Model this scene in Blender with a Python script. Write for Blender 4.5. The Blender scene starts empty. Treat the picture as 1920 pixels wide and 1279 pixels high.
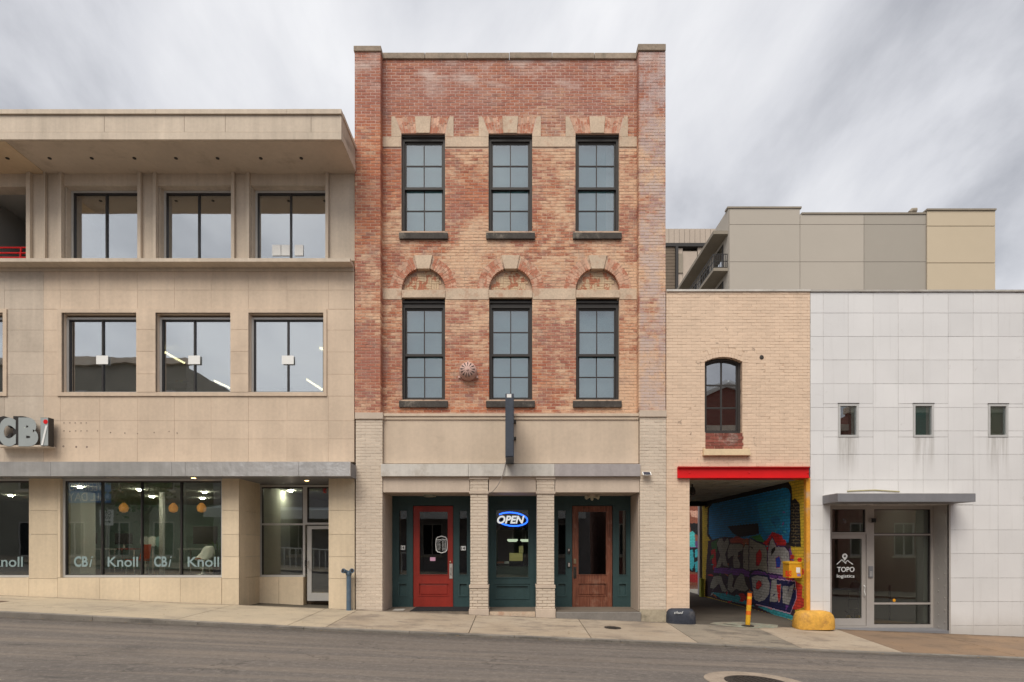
import bpy, math, random
import numpy as np
from mathutils import Matrix, Vector
random.seed(7)
S = bpy.context.scene
COL = S.collection
D, F, CX, CY, ZC = 13.0, 1105.0, 965.0, 1025.0, 1.53

# ---------------------------------------------------------------- camera
cam = bpy.data.cameras.new('camera'); camo = bpy.data.objects.new('camera', cam); COL.objects.link(camo)
camo.location = (0, -D, ZC); camo.rotation_euler = (math.radians(90), 0, 0)
cam.sensor_width = 36; cam.lens = 36*F/1920
cam.shift_x = (960-CX)/1920; cam.shift_y = (CY-639.5)/1920
cam.clip_start = .1; cam.clip_end = 3000
S.camera = camo
# ---------------------------------------------------------------- sky
SUN_EL, SUN_ROT = math.radians(52), math.radians(200)
w = bpy.data.worlds.new('World'); S.world = w; w.use_nodes = True
nt = w.node_tree; nt.nodes.clear()
def wn(t, **k):
    n = nt.nodes.new(t)
    for a, b in k.items(): setattr(n, a, b)
    return n
L = nt.links.new
def wmath(op, a, b=None, c=None):
    n = wn('ShaderNodeMath', operation=op)
    for i, v in enumerate((a, b, c)):
        if v is None: continue
        if isinstance(v, (int, float)): n.inputs[i].default_value = v
        else: L(v, n.inputs[i])
    return n.outputs[0]
out = wn('ShaderNodeOutputWorld'); bg = wn('ShaderNodeBackground'); bg.inputs['Strength'].default_value = .1
sky = wn('ShaderNodeTexSky', sky_type='NISHITA'); sky.sun_disc = False
sky.sun_elevation = SUN_EL; sky.sun_rotation = SUN_ROT; sky.dust_density = 3
tc = wn('ShaderNodeTexCoord'); sp = wn('ShaderNodeSeparateXYZ'); L(tc.outputs['Generated'], sp.inputs[0])
zz = wmath('ADD', wmath('MAXIMUM', sp.outputs[2], 0.0), .36)
cv = wn('ShaderNodeCombineXYZ'); L(wmath('DIVIDE', sp.outputs[0], zz), cv.inputs[0]); L(wmath('DIVIDE', sp.outputs[1], zz), cv.inputs[1])
mp = wn('ShaderNodeMapping'); L(cv.outputs[0], mp.inputs[0]); mp.inputs['Rotation'].default_value = (0, 0, .6); mp.inputs['Scale'].default_value = (1.7, 1.15, 1); mp.inputs['Location'].default_value = (2.3, .7, 0)
n1 = wn('ShaderNodeTexNoise'); L(mp.outputs[0], n1.inputs['Vector']); n1.inputs['Scale'].default_value = 1.5; n1.inputs['Detail'].default_value = 8; n1.inputs['Roughness'].default_value = .55; n1.inputs['Distortion'].default_value = .25
n2 = wn('ShaderNodeTexNoise'); L(mp.outputs[0], n2.inputs['Vector']); n2.inputs['Scale'].default_value = .55; n2.inputs['Detail'].default_value = 3
cl = wmath('ADD', wmath('MULTIPLY', n1.outputs['Fac'], .65), wmath('MULTIPLY', n2.outputs['Fac'], .35))
rp = wn('ShaderNodeValToRGB'); L(cl, rp.inputs[0])
e = rp.color_ramp.elements
e[0].position = .40; e[0].color = (.44, .449, .485, 1); e[1].position = .60; e[1].color = (.90, .90, .915, 1)
m = e.new(.49); m.color = (.70, .706, .74, 1)
# whole cloud deck a little brighter towards the zenith, as an overcast sky is
br = wmath('ADD', wmath('MULTIPLY', wmath('MAXIMUM', sp.outputs[2], 0.0), 1.0), 5.1)
hz = wmath('POWER', wmath('SUBTRACT', 1.0, wmath('MAXIMUM', sp.outputs[2], 0.0)), 5)
vm = wn('ShaderNodeVectorMath', operation='SCALE'); L(rp.outputs[0], vm.inputs[0]); L(br, vm.inputs['Scale'])
mh = wn('ShaderNodeMixRGB'); L(wmath('MULTIPLY', hz, .7), mh.inputs[0]); L(vm.outputs[0], mh.inputs[1]); mh.inputs[2].default_value = (4.6, 4.65, 4.8, 1)
mx = wn('ShaderNodeMixRGB'); mx.inputs[0].default_value = .93; L(sky.outputs[0], mx.inputs[1]); L(mh.outputs[0], mx.inputs[2])
L(mx.outputs[0], bg.inputs[0]); L(bg.outputs[0], out.inputs[0])
# ---------------------------------------------------------------- sun behind thin cloud
sl = bpy.data.lights.new('sun', 'SUN'); sl.energy = 1.5; sl.angle = math.radians(35); sl.color = (1, .93, .82)
so = bpy.data.objects.new('sun', sl); COL.objects.link(so)
_d = Vector((math.sin(SUN_ROT)*math.cos(SUN_EL), math.cos(SUN_ROT)*math.cos(SUN_EL), math.sin(SUN_EL)))
so.rotation_euler = _d.to_track_quat('Z', 'Y').to_euler()
S.view_settings.view_transform = 'Standard'; S.view_settings.look = 'None'
S.view_settings.exposure = 0.90; S.view_settings.gamma = 1; S.view_settings.use_curve_mapping = False
S.render.engine = 'CYCLES'

# ================================================================ helpers
def U(px, Y=0.): return (px-CX)*(D+Y)/F
def V(py, Y=0.): return ZC+(CY-py)*(D+Y)/F
def R(a, b, c, d, Y=0.):            # photo rectangle (left, top, right, bottom) on the wall plane at depth Y
    return U(a, Y), U(c, Y), V(d, Y), V(b, Y)

def tag(o, label=None, cat=None, group=None, kind=None):
    if label: o['label'] = label
    if cat: o['category'] = cat
    if group: o['group'] = group
    if kind: o['kind'] = kind
    return o
def thing(name, label, cat, loc=(0, 0, 0), group=None):
    o = bpy.data.objects.new(name, None); COL.objects.link(o); o.location = loc; o.empty_display_size = .2
    return tag(o, label, cat, group)
def wloc(o):
    v = Vector(o.location)
    return v
PINV = {}
def put(o, parent):
    """parent o keeping the world coordinates its location is written in"""
    if parent is not None:
        o.parent = parent
        o.matrix_parent_inverse = Matrix.Translation(-PINV.get(parent.name, Vector(parent.location)))
    PINV[o.name] = Vector(o.location)
class MB:
    def __init__(s): s.v = []; s.f = []; s.m = []
    def box(s, x0, x1, y0, y1, z0, z1, mi=0):
        if x0 > x1: x0, x1 = x1, x0
        if y0 > y1: y0, y1 = y1, y0
        if z0 > z1: z0, z1 = z1, z0
        n = len(s.v)
        s.v += [(x0,y0,z0),(x1,y0,z0),(x1,y1,z0),(x0,y1,z0),(x0,y0,z1),(x1,y0,z1),(x1,y1,z1),(x0,y1,z1)]
        s.f += [(n,n+3,n+2,n+1),(n+4,n+5,n+6,n+7),(n,n+1,n+5,n+4),(n+1,n+2,n+6,n+5),(n+2,n+3,n+7,n+6),(n+3,n,n+4,n+7)]
        s.m += [mi]*6; return s
    def prism(s, pts, y0, y1, mi=0):     # polygon in x,z (counter-clockwise seen from -Y) extruded along Y
        n = len(s.v); k = len(pts)
        s.v += [(p[0], y0, p[1]) for p in pts]+[(p[0], y1, p[1]) for p in pts]
        s.f.append(tuple(range(n, n+k))); s.f.append(tuple(range(n+2*k-1, n+k-1, -1)))
        for i in range(k):
            j = (i+1) % k; s.f.append((n+i, n+k+i, n+k+j, n+j))
        s.m += [mi]*(k+2); return s
    def hull(s, bottom, top, mi=0):      # two rings of 3-D points
        n = len(s.v); k = len(bottom); s.v += list(bottom)+list(top)
        s.f.append(tuple(range(n+k-1, n-1, -1))); s.f.append(tuple(range(n+k, n+2*k)))
        for i in range(k):
            j = (i+1) % k; s.f.append((n+i, n+j, n+k+j, n+k+i))
        s.m += [mi]*(k+2); return s
    def tube(s, pts, r, seg=10, mi=0):
        pts = [Vector(p) for p in pts]; rs = r if isinstance(r, (list, tuple)) else [r]*len(pts)
        n = len(s.v)
        for i, p in enumerate(pts):
            a = pts[max(i-1, 0)]; b = pts[min(i+1, len(pts)-1)]; t = (b-a).normalized()
            u = t.cross(Vector((0, 0, 1)))
            if u.length < .05: u = t.cross(Vector((1, 0, 0)))
            u.normalize(); v = t.cross(u)
            for j in range(seg):
                an = 2*math.pi*j/seg; s.v.append(tuple(p+u*math.cos(an)*rs[i]+v*math.sin(an)*rs[i]))
        for i in range(len(pts)-1):
            for j in range(seg):
                k = (j+1) % seg; s.f.append((n+i*seg+j, n+i*seg+k, n+(i+1)*seg+k, n+(i+1)*seg+j)); s.m.append(mi)
        s.f.append(tuple(range(n, n+seg))); s.f.append(tuple(range(n+len(pts)*seg-1, n+(len(pts)-1)*seg-1, -1))); s.m += [mi]*2
        return s
    def lathe(s, prof, c, seg=24, axis='z', mi=0):   # prof: (radius, height)
        n = len(s.v); c = Vector(c)
        for r, h in prof:
            for j in range(seg):
                a = 2*math.pi*j/seg
                p = (r*math.cos(a), r*math.sin(a), h) if axis == 'z' else (r*math.cos(a), -h, r*math.sin(a))
                s.v.append(tuple(c+Vector(p)))
        for i in range(len(prof)-1):
            for j in range(seg):
                k = (j+1) % seg; s.f.append((n+i*seg+j, n+i*seg+k, n+(i+1)*seg+k, n+(i+1)*seg+j)); s.m.append(mi)
        s.f.append(tuple(range(n+seg-1, n-1, -1))); s.f.append(tuple(range(n+(len(prof)-1)*seg, n+len(prof)*seg))); s.m += [mi]*2
        return s
    def walls(s, x0, x1, z0, z1, y0, y1, holes):     # slab in the x,z plane with rectangular holes (hx0,hx1,hz0,hz1)
        xs = sorted({x0, x1, *[min(max(h[i], x0), x1) for h in holes for i in (0, 1)]})
        zs = sorted({z0, z1, *[min(max(h[i], z0), z1) for h in holes for i in (2, 3)]})
        for a, b in zip(zs, zs[1:]):
            run = None
            for c, d in zip(xs, xs[1:]):
                mx_, mz_ = (c+d)/2, (a+b)/2
                hit = any(h[0] < mx_ < h[1] and h[2] < mz_ < h[3] for h in holes)
                if hit:
                    if run is not None: s.box(run, c, y0, y1, a, b); run = None
                elif run is None: run = c
            if run is not None: s.box(run, x1, y0, y1, a, b)
        return s
    def data(s, name, mats, smooth=False, centre=None):
        me = bpy.data.meshes.new(name)
        vs = s.v if centre is None else [(a-centre[0], b-centre[1], c-centre[2]) for a, b, c in s.v]
        me.from_pydata(vs, [], s.f)
        for m_ in (mats if isinstance(mats, (list, tuple)) else [mats]): me.materials.append(m_)
        if isinstance(mats, (list, tuple)) and len(mats) > 1: me.polygons.foreach_set('material_index', s.m)
        if smooth:
            me.polygons.foreach_set('use_smooth', [True]*len(me.polygons))
            if hasattr(me, 'set_sharp_from_angle'): me.set_sharp_from_angle(angle=math.radians(40))
        me.update(); return me
    def build(s, name, mats, parent=None, smooth=False, bevel=0):
        a = np.array(s.v); c = (a.min(0)+a.max(0))/2; c = Vector([float(q) for q in c])
        if parent is None: c.z = float(a[:, 2].min())
        o = bpy.data.objects.new(name, s.data(name, mats, smooth, c)); COL.objects.link(o); o.location = c
        put(o, parent)
        if bevel:
            b = o.modifiers.new('bevel', 'BEVEL'); b.width = bevel; b.segments = 2; b.limit_method = 'ANGLE'
        return o
def box(name, mat_, parent, x0, x1, y0, y1, z0, z1, bevel=0): return MB().box(x0, x1, y0, y1, z0, z1).build(name, mat_, parent, bevel=bevel)
def rbox(name, mat_, parent, px, Y, thick, bevel=0, ref=None):   # photo rectangle as slab starting at depth Y
    x0, x1, z0, z1 = R(*px, Y if ref is None else ref)
    return box(name, mat_, parent, x0, x1, Y, Y+thick, z0, z1, bevel)

# ---------------------------------------------------------------- materials
class NT:
    def __init__(s, name):
        s.m = bpy.data.materials.new(name); s.m.use_nodes = True; s.t = s.m.node_tree
        s.b = s.t.nodes['Principled BSDF']; s.g = s.t.nodes.new('ShaderNodeNewGeometry')
    def n(s, t, **k):
        x = s.t.nodes.new(t)
        for a, b in k.items(): setattr(x, a, b)
        return x
    def set(s, sock, v):
        if v is None: return
        if isinstance(v, bpy.types.NodeSocket): s.t.links.new(v, sock)
        elif isinstance(v, (tuple, list)) and len(v) == 3 and sock.type == 'RGBA': sock.default_value = (*v, 1)
        else: sock.default_value = v
    def math(s, op, a, b=None, c=None, clamp=False):
        x = s.n('ShaderNodeMath', operation=op, use_clamp=clamp)
        for i, v in enumerate((a, b, c)): s.set(x.inputs[i], v)
        return x.outputs[0]
    def mix(s, f, a, b, mode='MIX'):
        x = s.n('ShaderNodeMixRGB', blend_type=mode); s.set(x.inputs[0], f); s.set(x.inputs[1], a); s.set(x.inputs[2], b); return x.outputs[0]
    def map(s, scale=(1, 1, 1), loc=(0, 0, 0), rot=(0, 0, 0), vec=None):
        x = s.n('ShaderNodeMapping'); s.t.links.new(vec or s.g.outputs['Position'], x.inputs[0])
        x.inputs['Scale'].default_value = scale; x.inputs['Location'].default_value = loc; x.inputs['Rotation'].default_value = rot; return x.outputs[0]
    def noise(s, scale, detail=4, rough=.55, vec=None, dist=0, loc=(0, 0, 0), st=(1, 1, 1), rot=(0, 0, 0)):
        x = s.n('ShaderNodeTexNoise'); s.t.links.new(vec or s.map(st, loc, rot), x.inputs['Vector'])
        x.inputs['Scale'].default_value = scale; x.inputs['Detail'].default_value = detail; x.inputs['Roughness'].default_value = rough; x.inputs['Distortion'].default_value = dist
        return x.outputs['Fac']
    def ramp(s, f, stops):
        x = s.n('ShaderNodeValToRGB'); s.t.links.new(f, x.inputs[0]); el = x.color_ramp.elements
        while len(el) > 1: el.remove(el[-1])
        for i, (p, c) in enumerate(stops):
            q = el[0] if i == 0 else el.new(p)
            q.position = p; q.color = (*c, 1) if isinstance(c, (tuple, list)) else (c, c, c, 1)
        return x.outputs[0]
    def step(s, f, lo, hi):
        x = s.n('ShaderNodeMapRange'); s.t.links.new(f, x.inputs[0]); x.inputs[1].default_value = lo; x.inputs[2].default_value = hi
        x.interpolation_type = 'SMOOTHSTEP'; return x.outputs[0]
    def xyz(s):
        x = s.n('ShaderNodeSeparateXYZ'); s.t.links.new(s.g.outputs['Position'], x.inputs[0]); return x.outputs
    def bump(s, h, strength=.3, dist=.01):
        x = s.n('ShaderNodeBump'); s.set(x.inputs['Height'], h); x.inputs['Strength'].default_value = strength; x.inputs['Distance'].default_value = dist
        s.t.links.new(x.outputs[0], s.b.inputs['Normal'])
    def fin(s, col, rough=.8, metal=0, spec=.3):
        s.set(s.b.inputs['Base Color'], col); s.set(s.b.inputs['Roughness'], rough); s.b.inputs['Metallic'].default_value = metal
        s.b.inputs['Specular IOR Level'].default_value = spec; return s.m
def surf(name, col, rough=.8, var=.25, scale=1.2, fine=25, finevar=.15, streak=0., rand=0., bump=.2, bs=60, metal=0, spec=.3, dirt=None, dirtamt=.5, bd=.004, dsc=2.2, dth=.52):
    t = NT(name)
    a = t.noise(scale, 5); b = t.noise(fine, 4, .6)
    k = t.math('ADD', t.math('MULTIPLY', t.math('SUBTRACT', a, .5), var*2), t.math('MULTIPLY', t.math('SUBTRACT', b, .5), finevar*2))
    if streak:
        k = t.math('ADD', k, t.math('MULTIPLY', t.math('SUBTRACT', t.noise(1, 5, .6, st=(7, 7, .35)), .5), streak*2))
    if rand:
        oi = t.n('ShaderNodeObjectInfo'); k = t.math('ADD', k, t.math('MULTIPLY', t.math('SUBTRACT', oi.outputs['Random'], .5), rand*2))
    k = t.math('ADD', k, 1.0)
    vm_ = t.n('ShaderNodeVectorMath', operation='SCALE'); vm_.inputs[0].default_value = col; t.t.links.new(k, vm_.inputs['Scale'])
    c = vm_.outputs[0]
    if dirt:
        msk = t.math('MULTIPLY', t.step(t.noise(dsc, 8, .68, loc=(5, 1, 3)), dth, dth+.2 if dth > .5 else dth+.06), dirtamt); c = t.mix(msk, c, dirt)
    if bump: t.bump(t.noise(bs, 5, .6), bump, bd)
    return t.fin(c, rough, metal, spec)
def plain(name, col, rough=.6, metal=0, spec=.4): t = NT(name); return t.fin(col, rough, metal, spec)
def emit(name, col, strength):
    t = NT(name); t.b.inputs['Emission Color'].default_value = (*col, 1); t.b.inputs['Emission Strength'].default_value = strength
    return t.fin(col, .5)
def glass(name, refl=.12, tint=(.75, .8, .8), wave=0., rough=0.):
    t = NT(name); t.t.nodes.remove(t.b)
    tr = t.n('ShaderNodeBsdfTransparent'); tr.inputs[0].default_value = (*tint, 1)
    gl = t.n('ShaderNodeBsdfGlossy'); gl.inputs['Roughness'].default_value = rough; gl.inputs['Color'].default_value = (.95, .97, 1, 1)
    fr = t.n('ShaderNodeFresnel'); fr.inputs[0].default_value = 1.45
    if wave:
        bp = t.n('ShaderNodeBump'); bp.inputs['Strength'].default_value = wave; bp.inputs['Distance'].default_value = .02
        t.t.links.new(t.noise(1.3, 2), bp.inputs['Height']); t.t.links.new(bp.outputs[0], gl.inputs['Normal'])
    f = t.math('ADD', t.math('MULTIPLY', fr.outputs[0], .9), refl, clamp=True)
    ms = t.n('ShaderNodeMixShader'); t.t.links.new(f, ms.inputs[0]); t.t.links.new(tr.outputs[0], ms.inputs[1]); t.t.links.new(gl.outputs[0], ms.inputs[2])
    t.t.links.new(ms.outputs[0], t.t.nodes['Material Output'].inputs[0]); return t.m

CH, BW = .0688, .205              # brick course height and brick pitch
def brick_cell(t):
    x, y, z = t.xyz()
    row = t.math('FLOOR', t.math('DIVIDE', z, CH))
    off = t.math('MULTIPLY', t.math('MODULO', t.math('ABSOLUTE', row), 2.0), .5)
    col = t.math('FLOOR', t.math('ADD', t.math('DIVIDE', x, BW), off))
    cb = t.n('ShaderNodeCombineXYZ'); t.t.links.new(row, cb.inputs[0]); t.t.links.new(col, cb.inputs[1])
    wn_ = t.n('ShaderNodeTexWhiteNoise'); t.t.links.new(cb.outputs[0], wn_.inputs['Vector'])
    return wn_.outputs['Value'], wn_.outputs['Color'], x, z
def washmask(t, x, z, rnd=None, seed=0):
    """where the old cream paint still clings to the brick"""
    big = t.noise(.75, 5, .6, loc=(seed, 3, 1)); mid = t.noise(4.5, 6, .65, loc=(1, seed, 7), st=(1, 1, 2.2)); fi = t.noise(19, 6, .72, st=(.55, 1, 1.7))
    k = t.math('ADD', t.math('MULTIPLY', big, 2.1), t.math('ADD', t.math('MULTIPLY', mid, .8), t.math('MULTIPLY', fi, .95)))
    if rnd is not None: k = t.math('ADD', k, t.math('MULTIPLY', rnd, .27))
    # the upper parapet was never painted; to the right more paint is left
    k = t.math('SUBTRACT', k, t.math('MULTIPLY', t.step(z, 10.5, 11.4), .38))
    k = t.math('ADD', k, t.math('MULTIPLY', x, .045))
    return k
def weathered_brick():
    t = NT('weathered_brick'); rnd, rc, x, z = brick_cell(t)
    red = t.ramp(rnd, [(0, (.32, .10, .065)), (.3, (.40, .125, .065)), (.6, (.48, .165, .082)), (.85, (.52, .22, .12)), (.97, (.38, .16, .11)), (1, (.22, .11, .09))])
    red = t.mix(t.math('MULTIPLY', t.step(t.noise(28, 5, .7, loc=(1, 5, 2), st=(.7, 1, 1.6)), .42, .68), .42), red, (.52, .27, .17))
    red = t.mix(t.math('MULTIPLY', t.step(t.noise(.8, 4, loc=(9, 9, 9)), .40, .66), .6), red, (.36, .155, .125))
    k = washmask(t, x, z, rnd)
    col = t.mix(t.math('MULTIPLY', t.step(k, 1.84, 2.32), .92), red, (.71, .485, .325))
    col = t.mix(t.math('MULTIPLY', t.step(z, 10.4, 11.3), .45), col, (.33, .14, .11))
    # blotches inside single bricks, and dirty lower edges of the courses
    fb_ = t.noise(34, 6, .78, st=(.45, 1, 1.5), loc=(6, 6, 1)); col = t.mix(t.math('MULTIPLY', t.step(fb_, .50, .64), .46), col, (.29, .15, .105)); col = t.mix(t.math('MULTIPLY', t.step(fb_, .47, .34), .5), col, (.76, .57, .44))
    # white salts under the coping
    salt = t.math('MULTIPLY', t.step(t.noise(1.4, 6, .6, loc=(4, 0, 2), st=(1, 1, 1.8)), .46, .68), t.step(z, 11.2, 12.1))
    col = t.mix(t.math('MULTIPLY', salt, .72), col, (.62, .52, .47))
    # dark grey-violet soot patches
    soot = t.math('MULTIPLY', t.step(t.noise(2.4, 8, .74, loc=(7, 2, 11), st=(1.2, 1, 1)), .50, .72), .62)
    col = t.mix(soot, col, (.27, .19, .18))
    vt = t.math('MULTIPLY', t.step(t.noise(1, 6, .65, st=(5, 5, .35), loc=(2, 2, 2)), .6, .78), .25)
    col = t.mix(vt, col, (.13, .10, .09))
    ye = t.math('MULTIPLY', t.math('MULTIPLY', t.step(x, 2.72, 2.8), .72), t.step(t.noise(2.2, 7, .7), .38, .58))
    col = t.mix(ye, col, (.50, .42, .41))
    t.bump(t.noise(70, 5, .7), .5, .006)
    return t.fin(col, .92, 0, .15)
def weathered_mortar():
    t = NT('weathered_mortar'); x, y, z = t.xyz()
    k = washmask(t, x, z)
    col = t.mix(t.step(k, 1.5, 1.85), (.46, .32, .26), (.56, .41, .30))
    col = t.mix(t.math('MULTIPLY', t.step(t.noise(6, 6, .7), .50, .66), .75), col, (.20, .13, .11))
    col = t.mix(t.math('MULTIPLY', t.step(z, 10.2, 11.3), .8), col, (.62, .46, .41))
    t.bump(t.noise(90, 4, .7), .5, .005); return t.fin(col, .95, 0, .1)
def painted_brick(name, col, crack, amt=.5, chips=None):
    t = NT(name); rnd, rc, x, z = brick_cell(t)
    k = t.math('ADD', t.math('ADD', .90, t.math('MULTIPLY', rnd, .10)), t.math('MULTIPLY', t.noise(.9, 5), .22))
    k = t.math('SUBTRACT', k, .08)
    vm_ = t.n('ShaderNodeVectorMath', operation='SCALE'); vm_.inputs[0].default_value = col; t.t.links.new(k, vm_.inputs['Scale']); c = vm_.outputs[0]
    st = t.math('MULTIPLY', t.step(t.noise(1, 5, .6, st=(8, 8, .35)), .5, .75), .22); c = t.mix(st, c, tuple(q*.55 for q in col))
    fl = t.math('MULTIPLY', t.step(t.noise(9, 7, .72, st=(.6, 1, 2.4)), .63, .68), amt); c = t.mix(fl, c, crack)
    if chips:
        ch = t.math('MULTIPLY', t.step(t.noise(2.3, 6, .7, loc=(3.1, 0, 8.2)), .64, .68), .8); c = t.mix(ch, c, chips)
    t.bump(t.noise(45, 5, .7), .5, .006); return t.fin(c, .75, 0, .3)
def shader_brick(name, c1, c2, mort):     # far or side walls only, too small to pick the bricks apart
    t = NT(name); b = t.n('ShaderNodeTexBrick'); x, y, z = t.xyz(); cb = t.n('ShaderNodeCombineXYZ')
    t.t.links.new(t.math('ADD', x, y), cb.inputs[0]); t.t.links.new(z, cb.inputs[1]); t.t.links.new(cb.outputs[0], b.inputs[0])
    b.inputs['Color1'].default_value = (*c1, 1); b.inputs['Color2'].default_value = (*c2, 1); b.inputs['Mortar'].default_value = (*mort, 1)
    b.inputs['Scale'].default_value = 1; b.inputs['Brick Width'].default_value = BW; b.inputs['Row Height'].default_value = CH; b.inputs['Mortar Size'].default_value = .008
    c = t.mix(t.math('MULTIPLY', t.noise(2, 6, .65), .5), b.outputs[0], tuple(q*.6 for q in c1)); t.bump(b.outputs['Fac'], -.4, .01); return t.fin(c, .9, 0, .15)
def vcol(name, rough=.7):
    t = NT(name); a = t.n('ShaderNodeVertexColor'); a.layer_name = 'paint'
    b = t.n('ShaderNodeTexBrick'); x, y, z = t.xyz(); cb = t.n('ShaderNodeCombineXYZ')
    t.t.links.new(t.math('ADD', x, y), cb.inputs[0]); t.t.links.new(z, cb.inputs[1]); t.t.links.new(cb.outputs[0], b.inputs[0])
    for q in ('Color1', 'Color2'): b.inputs[q].default_value = (1, 1, 1, 1)
    b.inputs['Color2'].default_value = (.8, .8, .8, 1); b.inputs['Mortar'].default_value = (.42, .42, .42, 1)
    b.inputs['Scale'].default_value = 1; b.inputs['Brick Width'].default_value = BW; b.inputs['Row Height'].default_value = CH; b.inputs['Mortar Size'].default_value = .006
    c = t.mix(1.0, a.outputs[0], b.outputs[0], 'MULTIPLY')
    c = t.mix(t.math('MULTIPLY', t.step(t.noise(8, 7, .7), .52, .7), .45), c, (.03, .025, .025)); t.bump(b.outputs['Fac'], -.7, .012)
    return t.fin(c, rough, 0, .3)

M = {}
M['brick'] = weathered_brick(); M['mortar'] = weathered_mortar()
M['pbrick'] = painted_brick('grey_painted_brick', (.60, .51, .415), (.26, .19, .14), .7)
M['pmortar'] = surf('grey_painted_joint', (.57, .47, .38), .85, .35, 2, 30, .5)
M['abrick'] = painted_brick('peach_painted_brick', (.71, .54, .405), (.22, .14, .10), .85, (.30, .22, .17))
M['amortar'] = surf('peach_painted_joint', (.58, .42, .305), .85, .3, 2.5, 30, .4, dirt=(.14, .09, .07), dirtamt=1, dsc=5, dth=.51)
M['rawbrick'] = surf('raw_red_brick', (.23, .075, .055), .9, .3, 6, 20, .6, rand=.25, dirt=(.5, .45, .4), dirtamt=.7)
M['tymp'] = surf('tympanum_brick', (.56, .42, .28), .9, .2, 4, 30, .3, dirt=(.42, .15, .085), dirtamt=.9, dsc=6.5, dth=.49)
M['lime'] = surf('limestone_panel', (.585, .465, .355), .7, .24, .9, 14, .12, streak=.14, rand=.035, bump=.12, dirt=(.40, .30, .23), dirtamt=.25)
M['limeg'] = surf('grey_limestone_panel', (.51, .43, .35), .7, .24, .9, 14, .14, streak=.18, rand=.07, bump=.12, dirt=(.66, .58, .48), dirtamt=.25)
M['limec'] = surf('cream_limestone_panel', (.63, .52, .375), .7, .2, .9, 14, .12, streak=.15, rand=.05, bump=.12, dirt=(.42, .33, .23), dirtamt=.2)
M['joint'] = plain('pale_joint', (.70, .57, .45), .9)
M['conc'] = surf('precast_concrete', (.55, .465, .375), .8, .24, 1.2, 18, .12, streak=.22, rand=.03, bump=.15)
M['soffit'] = surf('soffit_plaster', (.52, .435, .35), .85, .25, .7, 10, .1, dirt=(.28, .22, .17), dirtamt=.4)
M['soffit2'] = surf('ochre_soffit_plaster', (.60, .46, .31), .85, .25, .7, 10, .1)
M['stone'] = surf('buff_stone', (.56, .44, .33), .85, .3, 2.5, 25, .3, dirt=(.44, .24, .16), dirtamt=.8, dsc=4.5, dth=.505)
M['sill'] = surf('soot_black_sill_stone', (.065, .058, .052), .85, .5, 5, 25, .6, dirt=(.34, .30, .25), dirtamt=.75)
M['coping'] = surf('lichened_coping_stone', (.31, .25, .195), .9, .3, 2, 20, .4, rand=.1, dirt=(.13, .12, .09), dirtamt=.7)
M['stucco'] = surf('stucco', (.58, .47, .365), .8, .24, .8, 14, .10, streak=.12, bump=.1, dirt=(.36, .28, .21), dirtamt=.3)
M['trim'] = surf('painted_trim', (.52, .43, .35), .6, .15, 2, 20, .1, streak=.1, bump=.1)
M['zinc'] = surf('weathered_white_flashing', (.50, .475, .44), .45, .2, 1.6, 14, .15, streak=.2, rand=.2, bump=.05, dirt=(.25, .20, .14), dirtamt=.4)
M['steel'] = surf('brushed_steel_fascia', (.60, .585, .57), .25, .3, .9, 5, .15, streak=.25, metal=.55, bump=.35, bs=2.2, bd=.05)
M['alu'] = surf('aluminium_frame', (.55, .545, .53), .4, .08, 2, 10, .06, metal=.3, bump=0)
M['alug'] = surf('grey_aluminium_frame', (.44, .41, .385), .45, .1, 2, 10, .06, metal=.2, bump=0)
M['black'] = plain('dark_bronze_frame', (.03, .027, .026), .45)
M['frame'] = surf('black_brown_window_paint', (.042, .038, .036), .5, .2, 3, 12, .1, bump=0)
M['glassr'] = glass('reflective_office_glass', .44, (.72, .77, .74), .08)
M['glassu'] = glass('old_sash_glass', .16, (.8, .87, .88), .15)
M['glasss'] = glass('shopfront_glass', .12, (.78, .84, .81), .02)
M['glassd'] = glass('door_glass', .07, (.6, .65, .62), .03)
M['blind'] = surf('blue_grey_window_shade', (.35, .54, .54), .8, .14, .8, 5, .04, rand=.08, bump=0)
M['curtain'] = plain('pale_curtain', (.55, .66, .64), .8)
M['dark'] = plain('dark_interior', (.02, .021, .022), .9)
M['room'] = surf('room_wall', (.30, .31, .28), .9, .2, .5, 3, .1, bump=0)
M['roomg'] = surf('room_green_wall', (.20, .27, .24), .9, .2, .5, 3, .1, bump=0)
M['roomw'] = plain('office_white_wall', (.48, .48, .46), .9)
M['floorin'] = surf('interior_floor', (.14, .10, .07), .5, .3, 2, 8, .1, bump=0)
M['teal'] = surf('teal_green_joinery', (.030, .064, .068), .45, .25, 2, 18, .15, streak=.15, bump=.1, spec=.4)
M['tealp'] = surf('teal_green_panel', (.036, .074, .078), .45, .25, 2, 18, .15, streak=.15, bump=.1, spec=.4)
M['red'] = surf('red_door_paint', (.27, .026, .017), .42, .25, 1.6, 14, .15, streak=.25, bump=.1, spec=.4)
def wood():
    t = NT('brown_stained_wood'); g = t.noise(1, 6, .65, st=(30, 30, 1.6), dist=1.2)
    c = t.ramp(g, [(.3, (.075, .024, .014)), (.55, (.19, .062, .034)), (.75, (.30, .13, .075))])
    x, y, z = t.xyz(); c = t.mix(t.math('MULTIPLY', t.step(t.noise(5, 5, .6), .5, .7), .45), c, (.30, .17, .12))
    t.bump(g, .2, .003); return t.fin(c, .5, 0, .4)
M['wood'] = wood()
M['white'] = plain('white_enamel', (.78, .78, .76), .5)
M['letter'] = emit('white_vinyl_lettering', (.78, .80, .80), .0)
M['vinyl'] = plain('pale_blue_vinyl_lettering', (.23, .31, .32), .6)
M['redp'] = surf('red_steel_paint', (.62, .012, .014), .4, .12, 2, 10, .05, bump=.05)
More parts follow.
